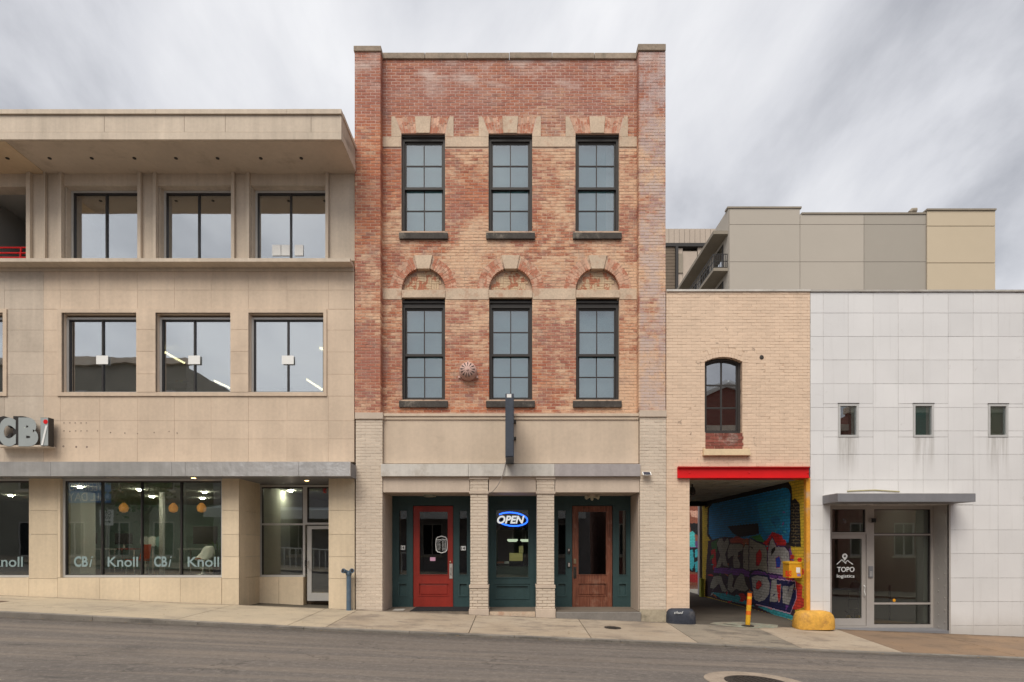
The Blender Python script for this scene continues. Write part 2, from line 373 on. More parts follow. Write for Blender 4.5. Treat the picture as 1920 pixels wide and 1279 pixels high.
M['tile0'] = surf('white_glazed_panel', (.68, .675, .68), .38, .10, .8, 9, .05, streak=.07, rand=.03, bump=.05, dirt=(.45, .43, .42), dirtamt=.25, spec=.4)
def tile_mat():
    t = NT('white_glazed_tile'); x, y, z = t.xyz(); oi = t.n('ShaderNodeObjectInfo')
    k = t.math('ADD', .95, t.math('ADD', t.math('MULTIPLY', oi.outputs['Random'], .07), t.math('MULTIPLY', t.math('SUBTRACT', t.noise(.7, 5), .5), .25)))
    vm_ = t.n('ShaderNodeVectorMath', operation='SCALE'); vm_.inputs[0].default_value = (.70, .693, .695); t.t.links.new(k, vm_.inputs['Scale']); c = vm_.outputs[0]
    st = t.noise(1, 7, .68, st=(9, 9, .45)); c = t.mix(t.math('MULTIPLY', t.step(st, .52, .76), .24), c, (.44, .425, .41))
    # rain runs below each small window sill
    for a, b in ((7.13, 7.58), (8.79, 9.24), (10.43, 10.88)):
        m_ = t.math('MULTIPLY', t.math('MULTIPLY', t.step(x, a-.04, a+.03), t.step(x, b+.04, b-.03)), t.math('MULTIPLY', t.step(z, 2.9, 3.93), t.math('LESS_THAN', z, 3.95)))
        c = t.mix(t.math('MULTIPLY', m_, t.math('MULTIPLY', t.step(st, .36, .62), .6)), c, (.33, .31, .28))
    c = t.mix(t.math('MULTIPLY', t.step(t.noise(3, 8, .75, loc=(5, 5, 5)), .60, .70), .35), c, (.40, .37, .34))
    ft = t.math('MULTIPLY', t.step(t.math('ADD', z, t.math('MULTIPLY', t.noise(2, 6), .4)), .35, -.2), .5); c = t.mix(ft, c, (.36, .33, .29))
    t.bump(t.noise(3, 4), .15, .01); return t.fin(c, .38, 0, .4)
M['tile'] = tile_mat()
M['tjoint'] = surf('grimy_tile_joint', (.50, .48, .46), .9, .6, 1.5, 9, .8, dirt=(.09, .075, .06), dirtamt=1)
M['bgrey'] = surf('far_grey_render', (.43, .39, .34), .9, .1, .08, 1, .03, bump=0)
M['bgrey2'] = surf('far_dark_grey_render', (.35, .32, .28), .9, .1, .08, 1, .03, bump=0)
M['btan'] = surf('far_tan_render', (.53, .445, .33), .9, .08, .08, 1, .03, bump=0)
M['brib'] = surf('far_ribbed_concrete', (.45, .38, .32), .9, .15, .2, 3, .1, bump=0)
M['slabc'] = surf('balcony_concrete', (.27, .235, .19), .9, .3, .4, 3, .15, bump=0)
M['ochre'] = surf('ochre_wall_paint', (.70, .37, .04), .7, .25, 2.5, 20, .3, dirt=(.05, .03, .02), dirtamt=.6)
M['yellow'] = surf('chipped_yellow_paint', (.66, .36, .065), .6, .3, 5, 25, .3, dirt=(.26, .12, .05), dirtamt=.8, bump=.6, bs=25, bd=.01)
M['navy'] = surf('navy_black_painted_concrete', (.035, .04, .055), .6, .3, 5, 25, .5, dirt=(.14, .13, .12), dirtamt=.6, bump=.6, bs=25, bd=.01)
M['bluepipe'] = surf('slate_blue_pipe_paint', (.085, .13, .18), .45, .2, 5, 20, .2, streak=.15, dirt=(.25, .25, .24), dirtamt=.3)
M['boards'] = surf('grey_ceiling_boards', (.42, .41, .35), .8, .3, 2, 15, .3, dirt=(.07, .065, .05), dirtamt=.7)
M['gsign'] = surf('grey_letter_face', (.33, .36, .36), .45, .1, 3, 10, .05, bump=0)
M['mauve'] = surf('rusty_mauve_metal', (.56, .37, .32), .55, .25, 9, 30, .4, dirt=(.28, .12, .05), dirtamt=.7)
M['canopy'] = surf('grey_canopy_paint', (.20, .20, .215), .5, .12, 1.5, 12, .08, streak=.08, bump=.05)
M['bluesign'] = surf('blue_black_sign_metal', (.055, .065, .085), .45, .25, 3, 20, .2, bump=.05)

def road_mat():
    t = NT('asphalt'); f = t.noise(140, 4, .7); 
    band = t.noise(1, 6, .68, st=(.10, 3.2, 1), dist=.5); big = t.noise(.5, 5)
    g = t.ramp(f, [(.3, (.092, .082, .075)), (.55, (.15, .132, .119)), (.78, (.26, .23, .205))])
    g = t.mix(t.math('MULTIPLY', t.step(band, .42, .62), .5), g, (.25, .205, .165))
    b2 = t.noise(1, 6, .7, st=(.16, 4.5, 1), dist=.4, loc=(4, 9, 0)); g = t.mix(t.math('MULTIPLY', t.step(b2, .48, .68), .42), g, (.082, .072, .066))
    x_, y_, z_ = t.xyz(); g = t.mix(t.math('MULTIPLY', t.step(t.math('ADD', y_, t.math('MULTIPLY', t.noise(2, 5), .35)), -3.1, -2.25), .6), g, (.075, .066, .06))
    g = t.mix(t.math('MULTIPLY', t.step(big, .52, .72), .35), g, (.075, .068, .066))
    dk = t.math('MULTIPLY', t.step(t.noise(2.2, 5, .6, st=(.5, 1.4, 1), loc=(3, 8, 0)), .64, .72), .5); g = t.mix(dk, g, (.06, .055, .053))
    mid_ = t.noise(14, 6, .75); g = t.mix(t.math('MULTIPLY', t.step(mid_, .48, .70), .45), g, (.30, .265, .235)); g = t.mix(t.math('MULTIPLY', t.step(t.noise(9, 6, .75, loc=(4, 4, 4)), .54, .72), .5), g, (.06, .054, .05))
    vo = t.n('ShaderNodeTexVoronoi', feature='DISTANCE_TO_EDGE'); vo.inputs['Scale'].default_value = .55; mpv = t.map((1, 1, 1)); wv = t.n('ShaderNodeVectorMath', operation='ADD'); t.t.links.new(mpv, wv.inputs[0]); nz_ = t.n('ShaderNodeTexNoise'); nz_.inputs['Scale'].default_value = 2.5; nz_.inputs['Detail'].default_value = 6; t.t.links.new(mpv, nz_.inputs['Vector']); t.t.links.new(nz_.outputs['Color'], wv.inputs[1]); t.t.links.new(wv.outputs[0], vo.inputs['Vector'])
    ck = t.math('MULTIPLY', t.step(vo.outputs['Distance'], .014, .002), t.step(t.noise(.6, 3, loc=(1, 7, 2)), .48, .56)); g = t.mix(t.math('MULTIPLY', ck, .4), g, (.03, .027, .025))
    t.bump(mid_, .6, .012); return t.fin(g, .85, 0, .3)
M['road'] = road_mat()
def pave(name, c1, c2, dark, fine=60):
    t = NT(name); a = t.noise(.8, 6, .6); f = t.noise(fine, 5, .7)
    c = t.mix(t.step(a, .38, .62), c1, c2); c = t.mix(t.math('MULTIPLY', t.step(f, .5, .75), .35), c, tuple(q*.55 for q in c1))
    c = t.mix(t.math('MULTIPLY', t.step(t.noise(1.7, 8, .72, loc=(3, 1, 0), st=(.7, 1.3, 1)), .47, .66), .75), c, dark)
    c = t.mix(t.math('MULTIPLY', t.step(t.noise(22, 3, .6, loc=(8, 1, 0)), .66, .70), .7), c, tuple(q*.5 for q in dark))
    oi = t.n('ShaderNodeObjectInfo'); c = t.mix(t.math('MULTIPLY', oi.outputs['Random'], .28), c, dark)
    x_, y_, z_ = t.xyz(); yn = t.math('ADD', y_, t.math('MULTIPLY', t.noise(3.5, 6, .7), .5)); c = t.mix(t.math('MULTIPLY', t.step(yn, .02, .30), .75), c, tuple(q*.5 for q in dark)); c = t.mix(t.math('MULTIPLY', t.step(yn, -1.85, -2.2), .6), c, tuple(q*.8 for q in dark))
    t.bump(f, .35, .004); return t.fin(c, .85, 0, .25)
M['paveL'] = pave('buff_concrete', (.52, .43, .31), (.46, .385, .285), (.31, .26, .20))
M['paveC'] = pave('worn_concrete', (.385, .31, .23), (.44, .365, .28), (.20, .165, .135))
M['paveR'] = pave('exposed_aggregate', (.30, .20, .125), (.25, .175, .12), (.16, .115, .08), 90)
M['drive'] = pave('stained_drive_concrete', (.33, .28, .22), (.28, .245, .195), (.12, .105, .09))
M['kerb'] = pave('kerb_concrete', (.38, .34, .29), (.30, .27, .235), (.11, .10, .09))
M['iron'] = surf('cast_iron', (.06, .052, .046), .6, .3, 9, 60, .5, metal=.4)
M['ground'] = surf('far_ground', (.16, .15, .13), .95, .3, .3, 2, .2)
M['rubber'] = surf('black_rubber', (.022, .022, .024), .7, .3, 9, 80, .4)

# ---------------------------------------------------------------- text
def text(name, s, mat_, parent, rect, Y, thick=.004, bold=0., shear=0., up=None):
    """lettering fitted to a photo rectangle on the plane Y, facing the street"""
    cu = bpy.data.curves.new('t', 'FONT'); cu.body = s; cu.offset = bold; cu.shear = shear; cu.resolution_u = 4; cu.extrude = .01
    o = bpy.data.objects.new('t', cu); COL.objects.link(o); bpy.context.view_layer.update()
    me = bpy.data.meshes.new_from_object(o.evaluated_get(bpy.context.evaluated_depsgraph_get()))
    bpy.data.objects.remove(o)
    v = np.empty(len(me.vertices)*3); me.vertices.foreach_get('co', v); v = v.reshape(-1, 3)
    x0, x1, z0, z1 = R(*rect, Y); lo, hi = v.min(0), v.max(0)
    q = (v-lo)/(hi-lo+1e-9); w_ = np.zeros_like(v)
    w_[:, 0] = (q[:, 0]-.5)*(x1-x0); w_[:, 2] = (q[:, 1]-.5)*(z1-z0); w_[:, 1] = -(q[:, 2]-.5)*thick
    me.vertices.foreach_set('co', w_.ravel()); me.materials.clear(); me.materials.append(mat_); me.update()
    r = bpy.data.objects.new(name, me); COL.objects.link(r); r.location = ((x0+x1)/2, Y-thick/2, (z0+z1)/2); put(r, parent)
    return r

# ---------------------------------------------------------------- brick laying
class Bricks:
    def __init__(s): s.l = []
    def lay(s, x0, x1, z0, z1, y, depth, mi, blocked=lambda z: [], gap=.011, jit=.002):
        r0 = int(math.floor(z0/CH)); r1 = int(math.ceil(z1/CH))
        for r in range(r0, r1):
            a, b = max(r*CH, z0), min((r+1)*CH, z1)
            if b-a < .022: continue
            a += gap/2; b -= gap/2
            iv = [(x0, x1)]
            for (p, q) in blocked((a+b)/2):
                nv = []
                for (c, d) in iv:
                    if q <= c or p >= d: nv.append((c, d)); continue
                    if p > c: nv.append((c, p))
                    if q < d: nv.append((q, d))
                iv = nv
            off = .5*(abs(r) % 2)
            for (c, d) in iv:
                k = math.floor(c/BW+off); cuts = [c]
                while True:
                    k += 1; xx = (k-off)*BW
                    if xx >= d-.035: break
                    if xx > c+.035: cuts.append(xx)
                cuts.append(d)
                for i in range(len(cuts)-1):
                    e0 = cuts[i]+(gap/2 if i else 0); e1 = cuts[i+1]-(gap/2 if i < len(cuts)-2 else 0)
                    if e1-e0 < .02: continue
                    s.l.append((e0, e1, y+random.uniform(-jit, jit), depth, a, b, mi))
    def emit(s, parent, mats, n=300, reach=None):
        full = [b for b in s.l if abs((b[1]-b[0])-(BW-.011)) < .006 and abs(b[5]-b[4]-(CH-.011)) < .006]
        full.sort(key=lambda b: (b[0]/1.0)**2+(b[2]+D)**2+((b[4]-ZC))**2)
        keep = set(id(b) for b in full[:n]); cache = {}
        for b in full[:n]:
            key = (round(b[1]-b[0], 3), round(b[3], 3), b[6], random.randrange(3))
            if key not in cache:
                W, H, dp = key[0]/2, (b[5]-b[4])/2, key[1]; e_ = .0035
                j = [random.uniform(0, .003) for _ in range(4)]
                m_ = MB(); bx0 = [(-W, e_, -H), (W, e_, -H), (W, e_, H), (-W, e_, H)]
                m_.v = [(-W, dp, -H), (W, dp, -H), (W, dp, H), (-W, dp, H)]+bx0+[(-W+e_, j[0], -H+e_), (W-e_, j[1], -H+e_), (W-e_, j[2], H-e_), (-W+e_, j[3], H-e_)]
                for q in (0, 4):
                    for i in range(4): k = (i+1) % 4; m_.f.append((q+i, q+k, q+4+k, q+4+i))
                m_.f.append((8, 9, 10, 11)); m_.m = [0]*9
                cache[key] = m_.data('brick', mats[b[6]])
            o = bpy.data.objects.new('brick', cache[key]); COL.objects.link(o)
            o.location = ((b[0]+b[1])/2, b[2], (b[4]+b[5])/2); put(o, parent)
        rest = MB()
        for b in s.l:
            if id(b) in keep: continue
            n_ = len(rest.v); x0, x1, y, dp, z0, z1, mi = b; e_ = .0035
            rest.v += [(x0, y+dp, z0), (x1, y+dp, z0), (x1, y+dp, z1), (x0, y+dp, z1), (x0, y+e_, z0), (x1, y+e_, z0), (x1, y+e_, z1), (x0, y+e_, z1), (x0+e_, y, z0+e_), (x1-e_, y, z0+e_), (x1-e_, y, z1-e_), (x0+e_, y, z1-e_)]
            for q in (0, 4):
                for i in range(4): k = (i+1) % 4; rest.f.append((n_+q+i, n_+q+k, n_+q+4+k, n_+q+4+i))
            rest.f.append((n_+8, n_+9, n_+10, n_+11)); rest.m += [mi]*9
        o = rest.build('brickwork', mats, parent); o['kind'] = 'stuff'
        return o
def backing(name, mats, parent, x0, x1, z0, z1, y0, y1, blocked, dz=.03):
    """solid wall behind the bricks, sliced so that it follows arched openings"""
    m_ = MB(); z = z0; prev = None; start = z0
    def ivs(z):
        iv = [(x0, x1)]
        for (p, q) in blocked(z):
            nv = []
            for (c, d) in iv:
                if q <= c or p >= d: nv.append((c, d)); continue
                if p > c: nv.append((c, p))
                if q < d: nv.append((q, d))
            iv = nv
        return tuple((round(a, 4), round(b, 4)) for a, b in iv)
    n = max(1, int((z1-z0)/dz))
    for i in range(n+1):
        zc_ = z0+(i+.5)*(z1-z0)/n; cur = ivs(zc_) if i < n else None
        if cur != prev:
            ze = z0+i*(z1-z0)/n
            if prev is not None:
                for (a, b) in prev: m_.box(a, b, y0, y1, start, ze)
            start = ze; prev = cur
    return m_.build(name, mats, parent)

# ================================================================ GROUND
def zf(X): return -.0406*X                           # foot of the facades
def zroad(X, Y=-2.4): return -.12-.0414*X + .02*max(0, min(1, (-Y-2.4)/4))
KH = [(-30, .10), (-9, .09), (-6, .06), (-4.2, .035), (-2, .03), (2.5, .035), (3.4, .03), (5, .006), (7.1, .006), (9, .015), (40, .03)]
def kh(X): return float(np.interp(X, [k[0] for k in KH], [k[1] for k in KH]))
KY = -2.4
def zs(X, Y):
    t_ = max(0, min(1, -Y/2.4)); return zf(X)*(1-t_)+(zroad(X)+kh(X))*t_
ground = MB(); gx = [-900, -45, -30, 30, 45, 900]; gy = [-900, -40, 40, 900]
def gz(x): return -.0414*max(-45, min(45, x))-.9
for i in range(5):
    for j in range(3):
        n = len(ground.v); ground.v += [(gx[i], gy[j], gz(gx[i])), (gx[i+1], gy[j], gz(gx[i+1])), (gx[i+1], gy[j+1], gz(gx[i+1])), (gx[i], gy[j+1], gz(gx[i]))]; ground.f.append((n, n+1, n+2, n+3)); ground.m.append(0)
tag(ground.build('ground', M['ground']), 'dull ground around and beyond the street blocks', kind='structure')
rd = MB(); ys = np.linspace(-2.56, -12.2, 12); xs_ = np.linspace(-40, 40, 41)
for Yv in ys:
    for X in xs_: rd.v.append((float(X), float(Yv), zroad(X, Yv)))
for j in range(len(ys)-1):
    for i in range(40): a = j*41+i; rd.f.append((a+41, a+42, a+1, a)); rd.m.append(0)
tag(rd.build('road', M['road'], smooth=True), 'worn brown-grey asphalt road sloping down to the right', kind='structure')
def slab(parent, name, mat_, xa, xb, ya, yb, zfun, g=.006, th=.12, lift=0., sub=3):
    m_ = MB(); x0, x1 = xa+g, xb-g; y0, y1 = ya+g, yb-g
    nx = sub; 
    for i in range(nx+1):
        X = x0+(x1-x0)*i/nx
        for Yv in (y0, y1):
            z = zfun(X, Yv)+lift; m_.v += [(X, Yv, z-th), (X, Yv, z)]
    for i in range(nx):
        a = i*4; b = a+4
        m_.f += [(a+1, b+1, b+3, a+3), (a, a+2, b+2, b), (a, b, b+1, a+1), (a+3, b+3, b+2, a+2)]
    m_.f += [(0, 1, 3, 2), (nx*4+2, nx*4+3, nx*4+1, nx*4)]; m_.m = [0]*len(m_.f)
    return m_.build(name, mat_, parent, bevel=.006)
pav = thing('pavement', 'concrete pavement of jointed slabs along the building fronts', None, (0, -1.2, 0)); pav['kind'] = 'structure'
bed = MB(); bx = np.linspace(-20, 24, 45)
for X in bx:
    for Yv in (-2.36, 7.5): bed.v.append((float(X), Yv, zs(X, min(Yv, 0))-.02 if Yv < 0 else zf(X)-.03))
for i in range(44): bed.f.append((2*i, 2*i+2, 2*i+3, 2*i+1)); bed.m.append(0)
bed.build('joint_bed', surf('dark_joint_dirt', (.10, .085, .065), .95), pav)
edges = [-19, -17.2, -15.5, -13.7, -11.9, -10.06, -7.96, -6.18, -4.15, -3.45, -.84, 1.4, 3.35, 5.25, 7.1, 9.2, 11.2, 13.2, 15.2, 17.2, 19.2, 21.2]
for a, b in zip(edges, edges[1:]):
    mt = M['paveL'] if b <= -3 else (M['paveC'] if b <= 3.4 else (M['drive'] if b <= 5.3 else (M['paveC'] if b < 7.2 else M['paveR'])))
    slab(pav, 'slab', mt, a, b, -2.25, 0.0 if not (a > 3.3 and b < 5.5) else 0.0, zs)
krb = thing('kerb', 'grey weathered kerb stones between pavement and road', None, (0, -2.4, 0)); krb['kind'] = 'structure'
kx = -19.
while kx < 20:
    slab(krb, 'kerb_stone', M['kerb'], kx, kx+1.9, -2.40, -2.25, lambda X, Y: zs(X, Y)+.002, g=.004, th=.25); kx += 1.9
gut = MB()
for i, X in enumerate(np.linspace(-20, 22, 43)):
    gut.v += [(float(X), -2.57, zroad(X)+.004), (float(X), -2.40, zroad(X)+.003)]
    if i: gut.f.append((2*i-2, 2*i, 2*i+1, 2*i-1)); gut.m.append(0)
tag(gut.build('gutter', surf('gutter_dirt', (.12, .105, .09), .9, .5, 3, 40, .5)), 'dark dirty gutter strip at the foot of the kerb', kind='structure')
lt = MB(); rg_ = random.Random(11)
for _ in range(260):
    x = rg_.uniform(-14, 14); y = -2.42-abs(rg_.gauss(0, .05)) if rg_.random() < .6 else rg_.uniform(-2.2, -.03); sz = rg_.uniform(.008, .028)
    z = (zroad(x)+.008) if y < -2.4 else zs(x, y)+.004; a = rg_.uniform(0, 6.3); n = len(lt.v)
    for q in range(4): lt.v.append((x+sz*math.cos(a+q*1.57), y+sz*.6*math.sin(a+q*1.57), z+rg_.uniform(0, .008)))
    lt.f.append((n, n+1, n+2, n+3)); lt.m.append(0)
tag(lt.build('leaf_litter', surf('dry_leaf_litter', (.22, .15, .08), .9, .6, 3, 9, .6)), 'tiny dry leaves and grit scattered on the pavement and in the gutter', 'litter', kind='stuff')
# alley floor
ZA = -.18
af = thing('alley_floor', 'stained concrete floor of the covered alley', None, (5.2, 4, ZA)); af['kind'] = 'structure'
def za(X, Y): return zf(X)*(1-min(1, Y/1.2))+ZA*min(1, Y/1.2)
m_ = MB()
for i, X in enumerate(np.linspace(3.0, 6.6, 8)):
    for j, Yv in enumerate((0.0, .6, 1.2, 4, 8, 16)): m_.v.append((float(X), Yv, za(X, Yv)))
for i in range(7):
    for j in range(5): a = i*6+j; m_.f.append((a, a+6, a+7, a+1)); m_.m.append(0)
m_.build('floor_sheet', M['drive'], af, smooth=True)

# ================================================================ LEFT OFFICE BUILDING
ob = thing('office_building', 'pale limestone office building with deep flat roof overhang and ground floor shopfront at left', 'building', (-10, 0, .4))
def panels(parent, rows, xlist, holes, Y, mat_fn, ref=None, depth=.05, gap=.0022, name='panel'):
    Yr = Y if ref is None else ref
    for (pt, pb) in zip(rows, rows[1:]):
        for a, b in zip(xlist, xlist[1:]):
            cx_, cy_ = (a+b)/2, (pt+pb)/2
            if any(h[0] < cx_ < h[2] and h[1] < cy_ < h[3] for h in holes): continue
            x0, x1, z0, z1 = R(a, pt, b, pb, Yr)
            box(name, mat_fn(cx_, cy_), parent, x0+gap, x1-gap, Y+random.uniform(-.0015, .0015), Y+depth, z0+gap, z1-gap)
lm = lambda x, y: M['limeg'] if x < 82 else M['lime']
XL = [-420, -350, -280, -210, -136, -64, 8, 82, 113, 187, 258, 327, 396, 466, 538, 616, 664]
WH = [(108, 580, 613, 743), (-500, 580, 14, 743)]
XLm = [-420, -136, 14, 82, 108, 613, 664]
panels(ob, [509, 544, 579.8], XL, [], 0, lm)
panels(ob, [580.2, 619, 660, 702, 742.8], XLm, WH, 0, lm)
panels(ob, [743.2, 789, 823, 866], XL, [], 0, lm)
# wall core
core = MB(); LX = U(-420)
win2 = [R(117, 587, 257, 736), R(293, 587, 433, 736), R(467, 587, 607, 736), R(-160, 587, 7, 736)]
core.walls(LX, U(664), V(866), V(509), .006, .30, win2)
core.build('wall', M['joint'], ob)
# group surround of second floor windows
def surround(parent, o_, holes, Y=-.03):
    x0, x1, z0, z1 = o_
    m_ = MB(); m_.walls(x0, x1, z0, z1, Y, .035, holes); return m_.build('window_surround', M['lime'], parent)
surround(ob, R(108, 580, 613, 743), win2[:3], -.028)
surround(ob, R(-165, 580, 14, 743), [win2[3]], -.028)
for (a, b) in ((257, 293), (433, 467)):
    for k, (p, q) in enumerate(((587, 619), (619, 660), (660, 702), (702, 736))):
        x0, x1, z0, z1 = R(a, p, b, q); box('panel', M['lime'], ob, x0+.003, x1-.003, -.034, -.026, z0+.003, z1-.003)
def office_window(parent, px, Yg, mull, gmat=None, fw=.045, fm=None, bars=()):
    x0, x1, z0, z1 = px; gmat = gmat or M['glassr']; fm = fm or M['alu']
    inner = (x0+fw, x1-fw, z0+fw, z1-fw)
    fr = MB().walls(x0, x1, z0, z1, Yg-.05, Yg+.05, [inner]).build('window', fm, parent)
    d_ = MB().walls(*inner, Yg-.03, Yg+.03, [(inner[0]+.02, inner[1]-.02, inner[2]+.012, inner[3]-.03)]).build('gasket', M['black'], fr)
    xs = [inner[0]]+mull+[inner[1]]
    for q in mull: box('mullion', M['black'], fr, q-.016, q+.016, Yg-.035, Yg+.028, inner[2]+.012, inner[3]-.03)
    zz_ = [inner[2]]+list(bars)+[inner[3]]
    for q in bars: box('transom', fm, fr, inner[0], inner[1], Yg-.045, Yg+.035, q-.02, q+.02)
    for a, b in zip(xs, xs[1:]):
        for c, d in zip(zz_, zz_[1:]):
            box('pane', gmat, fr, a+.004, b-.004, Yg, Yg+.006, c+.004, d-.004)
    return fr
for rct, mpx in ((win2[0], 194), (win2[1], 366), (win2[2], 541), (win2[3], -76)):
    Yg = .17; x0, x1, z0, z1 = rct
    wd = office_window(ob, (x0+.0, x1, z0, z1-.05), Yg, [U(mpx, Yg)])
    if mpx > 0:
        box('notice', M['white'], wd, U(mpx-11, Yg), U(mpx+11, Yg), Yg-.045, Yg-.038, V(684, Yg), V(668, Yg))
# third floor
Yc, Yfin, Yg3 = .06, 0., .29
def col3(a, b): rbox('column', M['conc'], ob, (a, 323, b, 486), Yc, .35, ref=0)
def fin(a, b): rbox('fin', M['conc'], ob, (a, 323, b, 486), Yfin-.02, .10, ref=0)
for a, b in ((58, 82), (86, 110), (265, 287), (440, 462), (616, 664)): col3(a, b)
for a, b in ((50, 57.5), (82.5, 85.5), (110.5, 116), (258.5, 264.5), (287.5, 293), (434, 439.5), (462.5, 467.5), (610.5, 615.5)): fin(a, b)
box('wall_core', M['conc'], ob, U(50), U(664), .30, .40, V(500), V(486)-.001)
for (a, b, wa) in ((116, 258.5, 130), (293, 434, 305), (467.5, 610.5, 477)):
    rbox('spandrel', M['conc'], ob, (a, 323, b, 348), .055, .38, ref=.055)
    x0, x1 = U(a), U(b); z0, z1 = V(487), V(348, .055)
    box('jamb_core', M['conc'], ob, x0-.05, x0+.025, .10, .40, z0, z1)
    wd = office_window(ob, (x0+.025, x1, z0, z1), Yg3, [U({116: 201, 293: 374, 467.5: 546}[a], Yg3)])
    if a > 460:
        for (p, q) in ((511, 527), (528, 544), (553, 569)):
            box('notice', M['white'], wd, U(p, Yg3), U(q, Yg3), Yg3-.02, Yg3-.014, V(480, Yg3), V(460, Yg3))
# balcony bay at far left
rbox('spandrel', M['conc'], ob, (-420, 323, 49, 350), .05, .3, ref=.05)
m_ = MB(); m_.box(LX, U(50), 2.2, 2.3, V(486), V(323)); m_.box(U(58), U(59), .3, 2.2, V(486), V(323)); m_.build('balcony_back_wall', M['dark'], ob)
rl = MB()
for py in (464.5, 474.5, 483): rl.tube([(U(-400, .25), .25, V(py, .25)), (U(50, .25), .25, V(py, .25))], .018)
for px in (39, -60, -160, -260): rl.tube([(U(px+1, .25), .25, V(464, .25)), (U(px-1, .25), .25, V(486, .25))], .02)
tag(rl.build('balcony_railing', M['redp']), 'red tubular balcony railing at the far left edge of the top floor', 'railing')
# roof overhang
zs0 = V(323); YF = -1.04
ov = thing_roof = MB().box(LX, U(640, YF), YF+.05, 0.6, zs0+.01, V(212, YF)).build('roof', M['conc'], ob)
box('soffit', M['soffit'], ov, U(7, YF), U(640, YF)-.01, YF+.05, .34, zs0-.004, zs0+.009)
box('soffit', M['soffit2'], ov, LX, U(7, YF)-.012, YF+.05, .34, zs0-.004, zs0+.009)
xr = U(640, YF)
fx = [-420, -200, -60, 195, 345, 422, 583, 640]
m1 = (V(262, YF), V(248.5, YF)); m2 = (V(247, YF), V(216, YF)); m3 = (V(215, YF), V(207, YF))
box('fascia_strip', M['conc'], ov, LX, xr+.002, YF-.01, YF+.06, *m1)
for a, b in zip(fx, fx[1:]): box('fascia_panel', M['conc'], ov, U(a, YF)+.004, U(b, YF)-.004, YF+.008, YF+.06, *m2)
for k, (a, b) in enumerate(zip([-420, 53, 293, 538], [53, 293, 538, 641])): box('roof_edging', M['conc'], ov, U(a, YF)+.002, U(b, YF)-.002, YF-.03, YF+.1, m3[0], m3[1]+.002*k)
box('fascia_panel', M['conc'], ov, xr-.03, xr, YF+.062, -.012, *m2)
box('fascia_strip', M['conc'], ov, xr-.03, xr+.012, YF+.062, -.012, *m1)
box('roof_edging', M['conc'], ov, xr-.05, xr+.02, YF+.102, -.012, *m3)
for px in (14, 93, 172, 252, 330, 408, 489, 565):
    MB().lathe([(.036, -.012), (.036, .0), (.03, .001)], (U(px, -.48), -.48, zs0-.006), 16).build('downlight', M['black'], ov)
# ledge under third floor
ld = MB(); ld.box(LX, U(663.5), -.30, .30, V(503), V(503)+.075); ld.build('ledge', M['conc'], ob)
box('ledge_band', M['conc'], ob, LX, U(663.5), -.03, .05, V(509), V(503)-.001)
# ground floor
YGl = .12
Zg = lambda px: zf(U(px))
zc0, zc1 = 3.03, 3.33
gl_big = R(113, 897, 416, 1083); gl_left = R(-230, 897, 54, 1083)
def piers(a, b, rows=(897, 957, 1002, 1044, 1085)):
    x0, x1 = U(a), U(b)
    for p, q in zip(rows, rows[1:]):
        box('panel', M['limec'], ob, x0+.003, x1-.003, random.uniform(-.001, .001), .06, V(q)+.003, V(p)-.003)
    box('panel', M['limec'], ob, x0+.003, x1-.003, 0, .06, zf(x1)-.05, V(rows[-1])-.003)
    box('pier_core', M['limec'], ob, x0+.006, x1-.006, .055, .35, zf(x1)-.2, zc0)
piers(54, 108, (897, 957, 1002, 1085)); piers(-290, -230, (897, 957, 1002, 1085))
piers(416, 448); piers(616, 665)
box('pier_core', M['limec'], ob, U(108), U(113), .0, .3, V(1083), zc0)
for a, b in ((108, 187), (187, 262), (262, 338), (338, 415.5), (-25, 54), (-100, -25), (-175, -100), (-230, -175)):
    x0, x1 = U(a), U(b); box('panel', M['limec'], ob, x0+.003, x1-.003, 0, .3, zf(x1)-.06, V(1083.5))
def shop_window(rct, mulls, lets):
    x0, x1, z0, z1 = rct
    sw = office_window(ob, rct, YGl, [U(q, YGl) for q in mulls], M['glasss'], .05)
    for s_, a, b in lets:
        if s_ == 'CB':
            text('lettering', 'CB', M['vinyl'], sw, (a, 1043, a+(b-a)*.74, 1063), YGl-.004, bold=.03)
            text('lettering', 'i', M['vinyl'], sw, (a+(b-a)*.82, 1043, b, 1063), YGl-.004, bold=0, shear=.25)
        else: text('lettering', s_, M['vinyl'], sw, (a, 1044, b, 1063), YGl-.004, bold=.012)
    return sw
sw1 = shop_window(gl_big, (193, 267, 341), (('CB', 139, 174), ('Knoll', 202, 259), ('CB', 289, 322), ('Knoll', 352, 411)))
sw2 = shop_window(gl_left, (-20, -90, -160), (('Knoll', -16, 43), ('CB', -75, -40)))
# recess side, back
YR = 1.08
for p, q in zip((897, 957, 1002, 1044, 1085), (957, 1002, 1044, 1085, 1142)):
    box('panel', M['limec'], ob, U(448)-.06, U(448), .062, YR, V(q)+.003, V(p)-.003)
x0 = U(487, YR); xd0 = U(571, YR); xd1 = U(640, YR)
for a, b in ((487, 524), (524, 570)):
    box('panel', M['limec'], ob, U(a, YR)+.003, U(b, YR)-.003, YR-.04, YR+.2, .1, V(1082, YR))
rw = office_window(ob, (x0-.02, xd0, V(1082, YR), V(909, YR)), YR+.08, [], M['glasss'], .05, bars=(V(983, YR),))
rt = office_window(ob, (xd0+.0, xd1, V(984, YR)+.002, V(909, YR)), YR+.08, [], M['glasss'], .05)
text('lettering', 'NO', M['redp'], rt, (606, 916, 612, 925), YR+.076, bold=.02)
dr = MB(); gz0 = R(583, 992, 628, 1112, YR)
dr.walls(U(575, YR), U(636, YR), V(1127, YR), V(986, YR), YR+.04, YR+.09, [gz0]); dr = dr.build('door', M['alu'], ob)
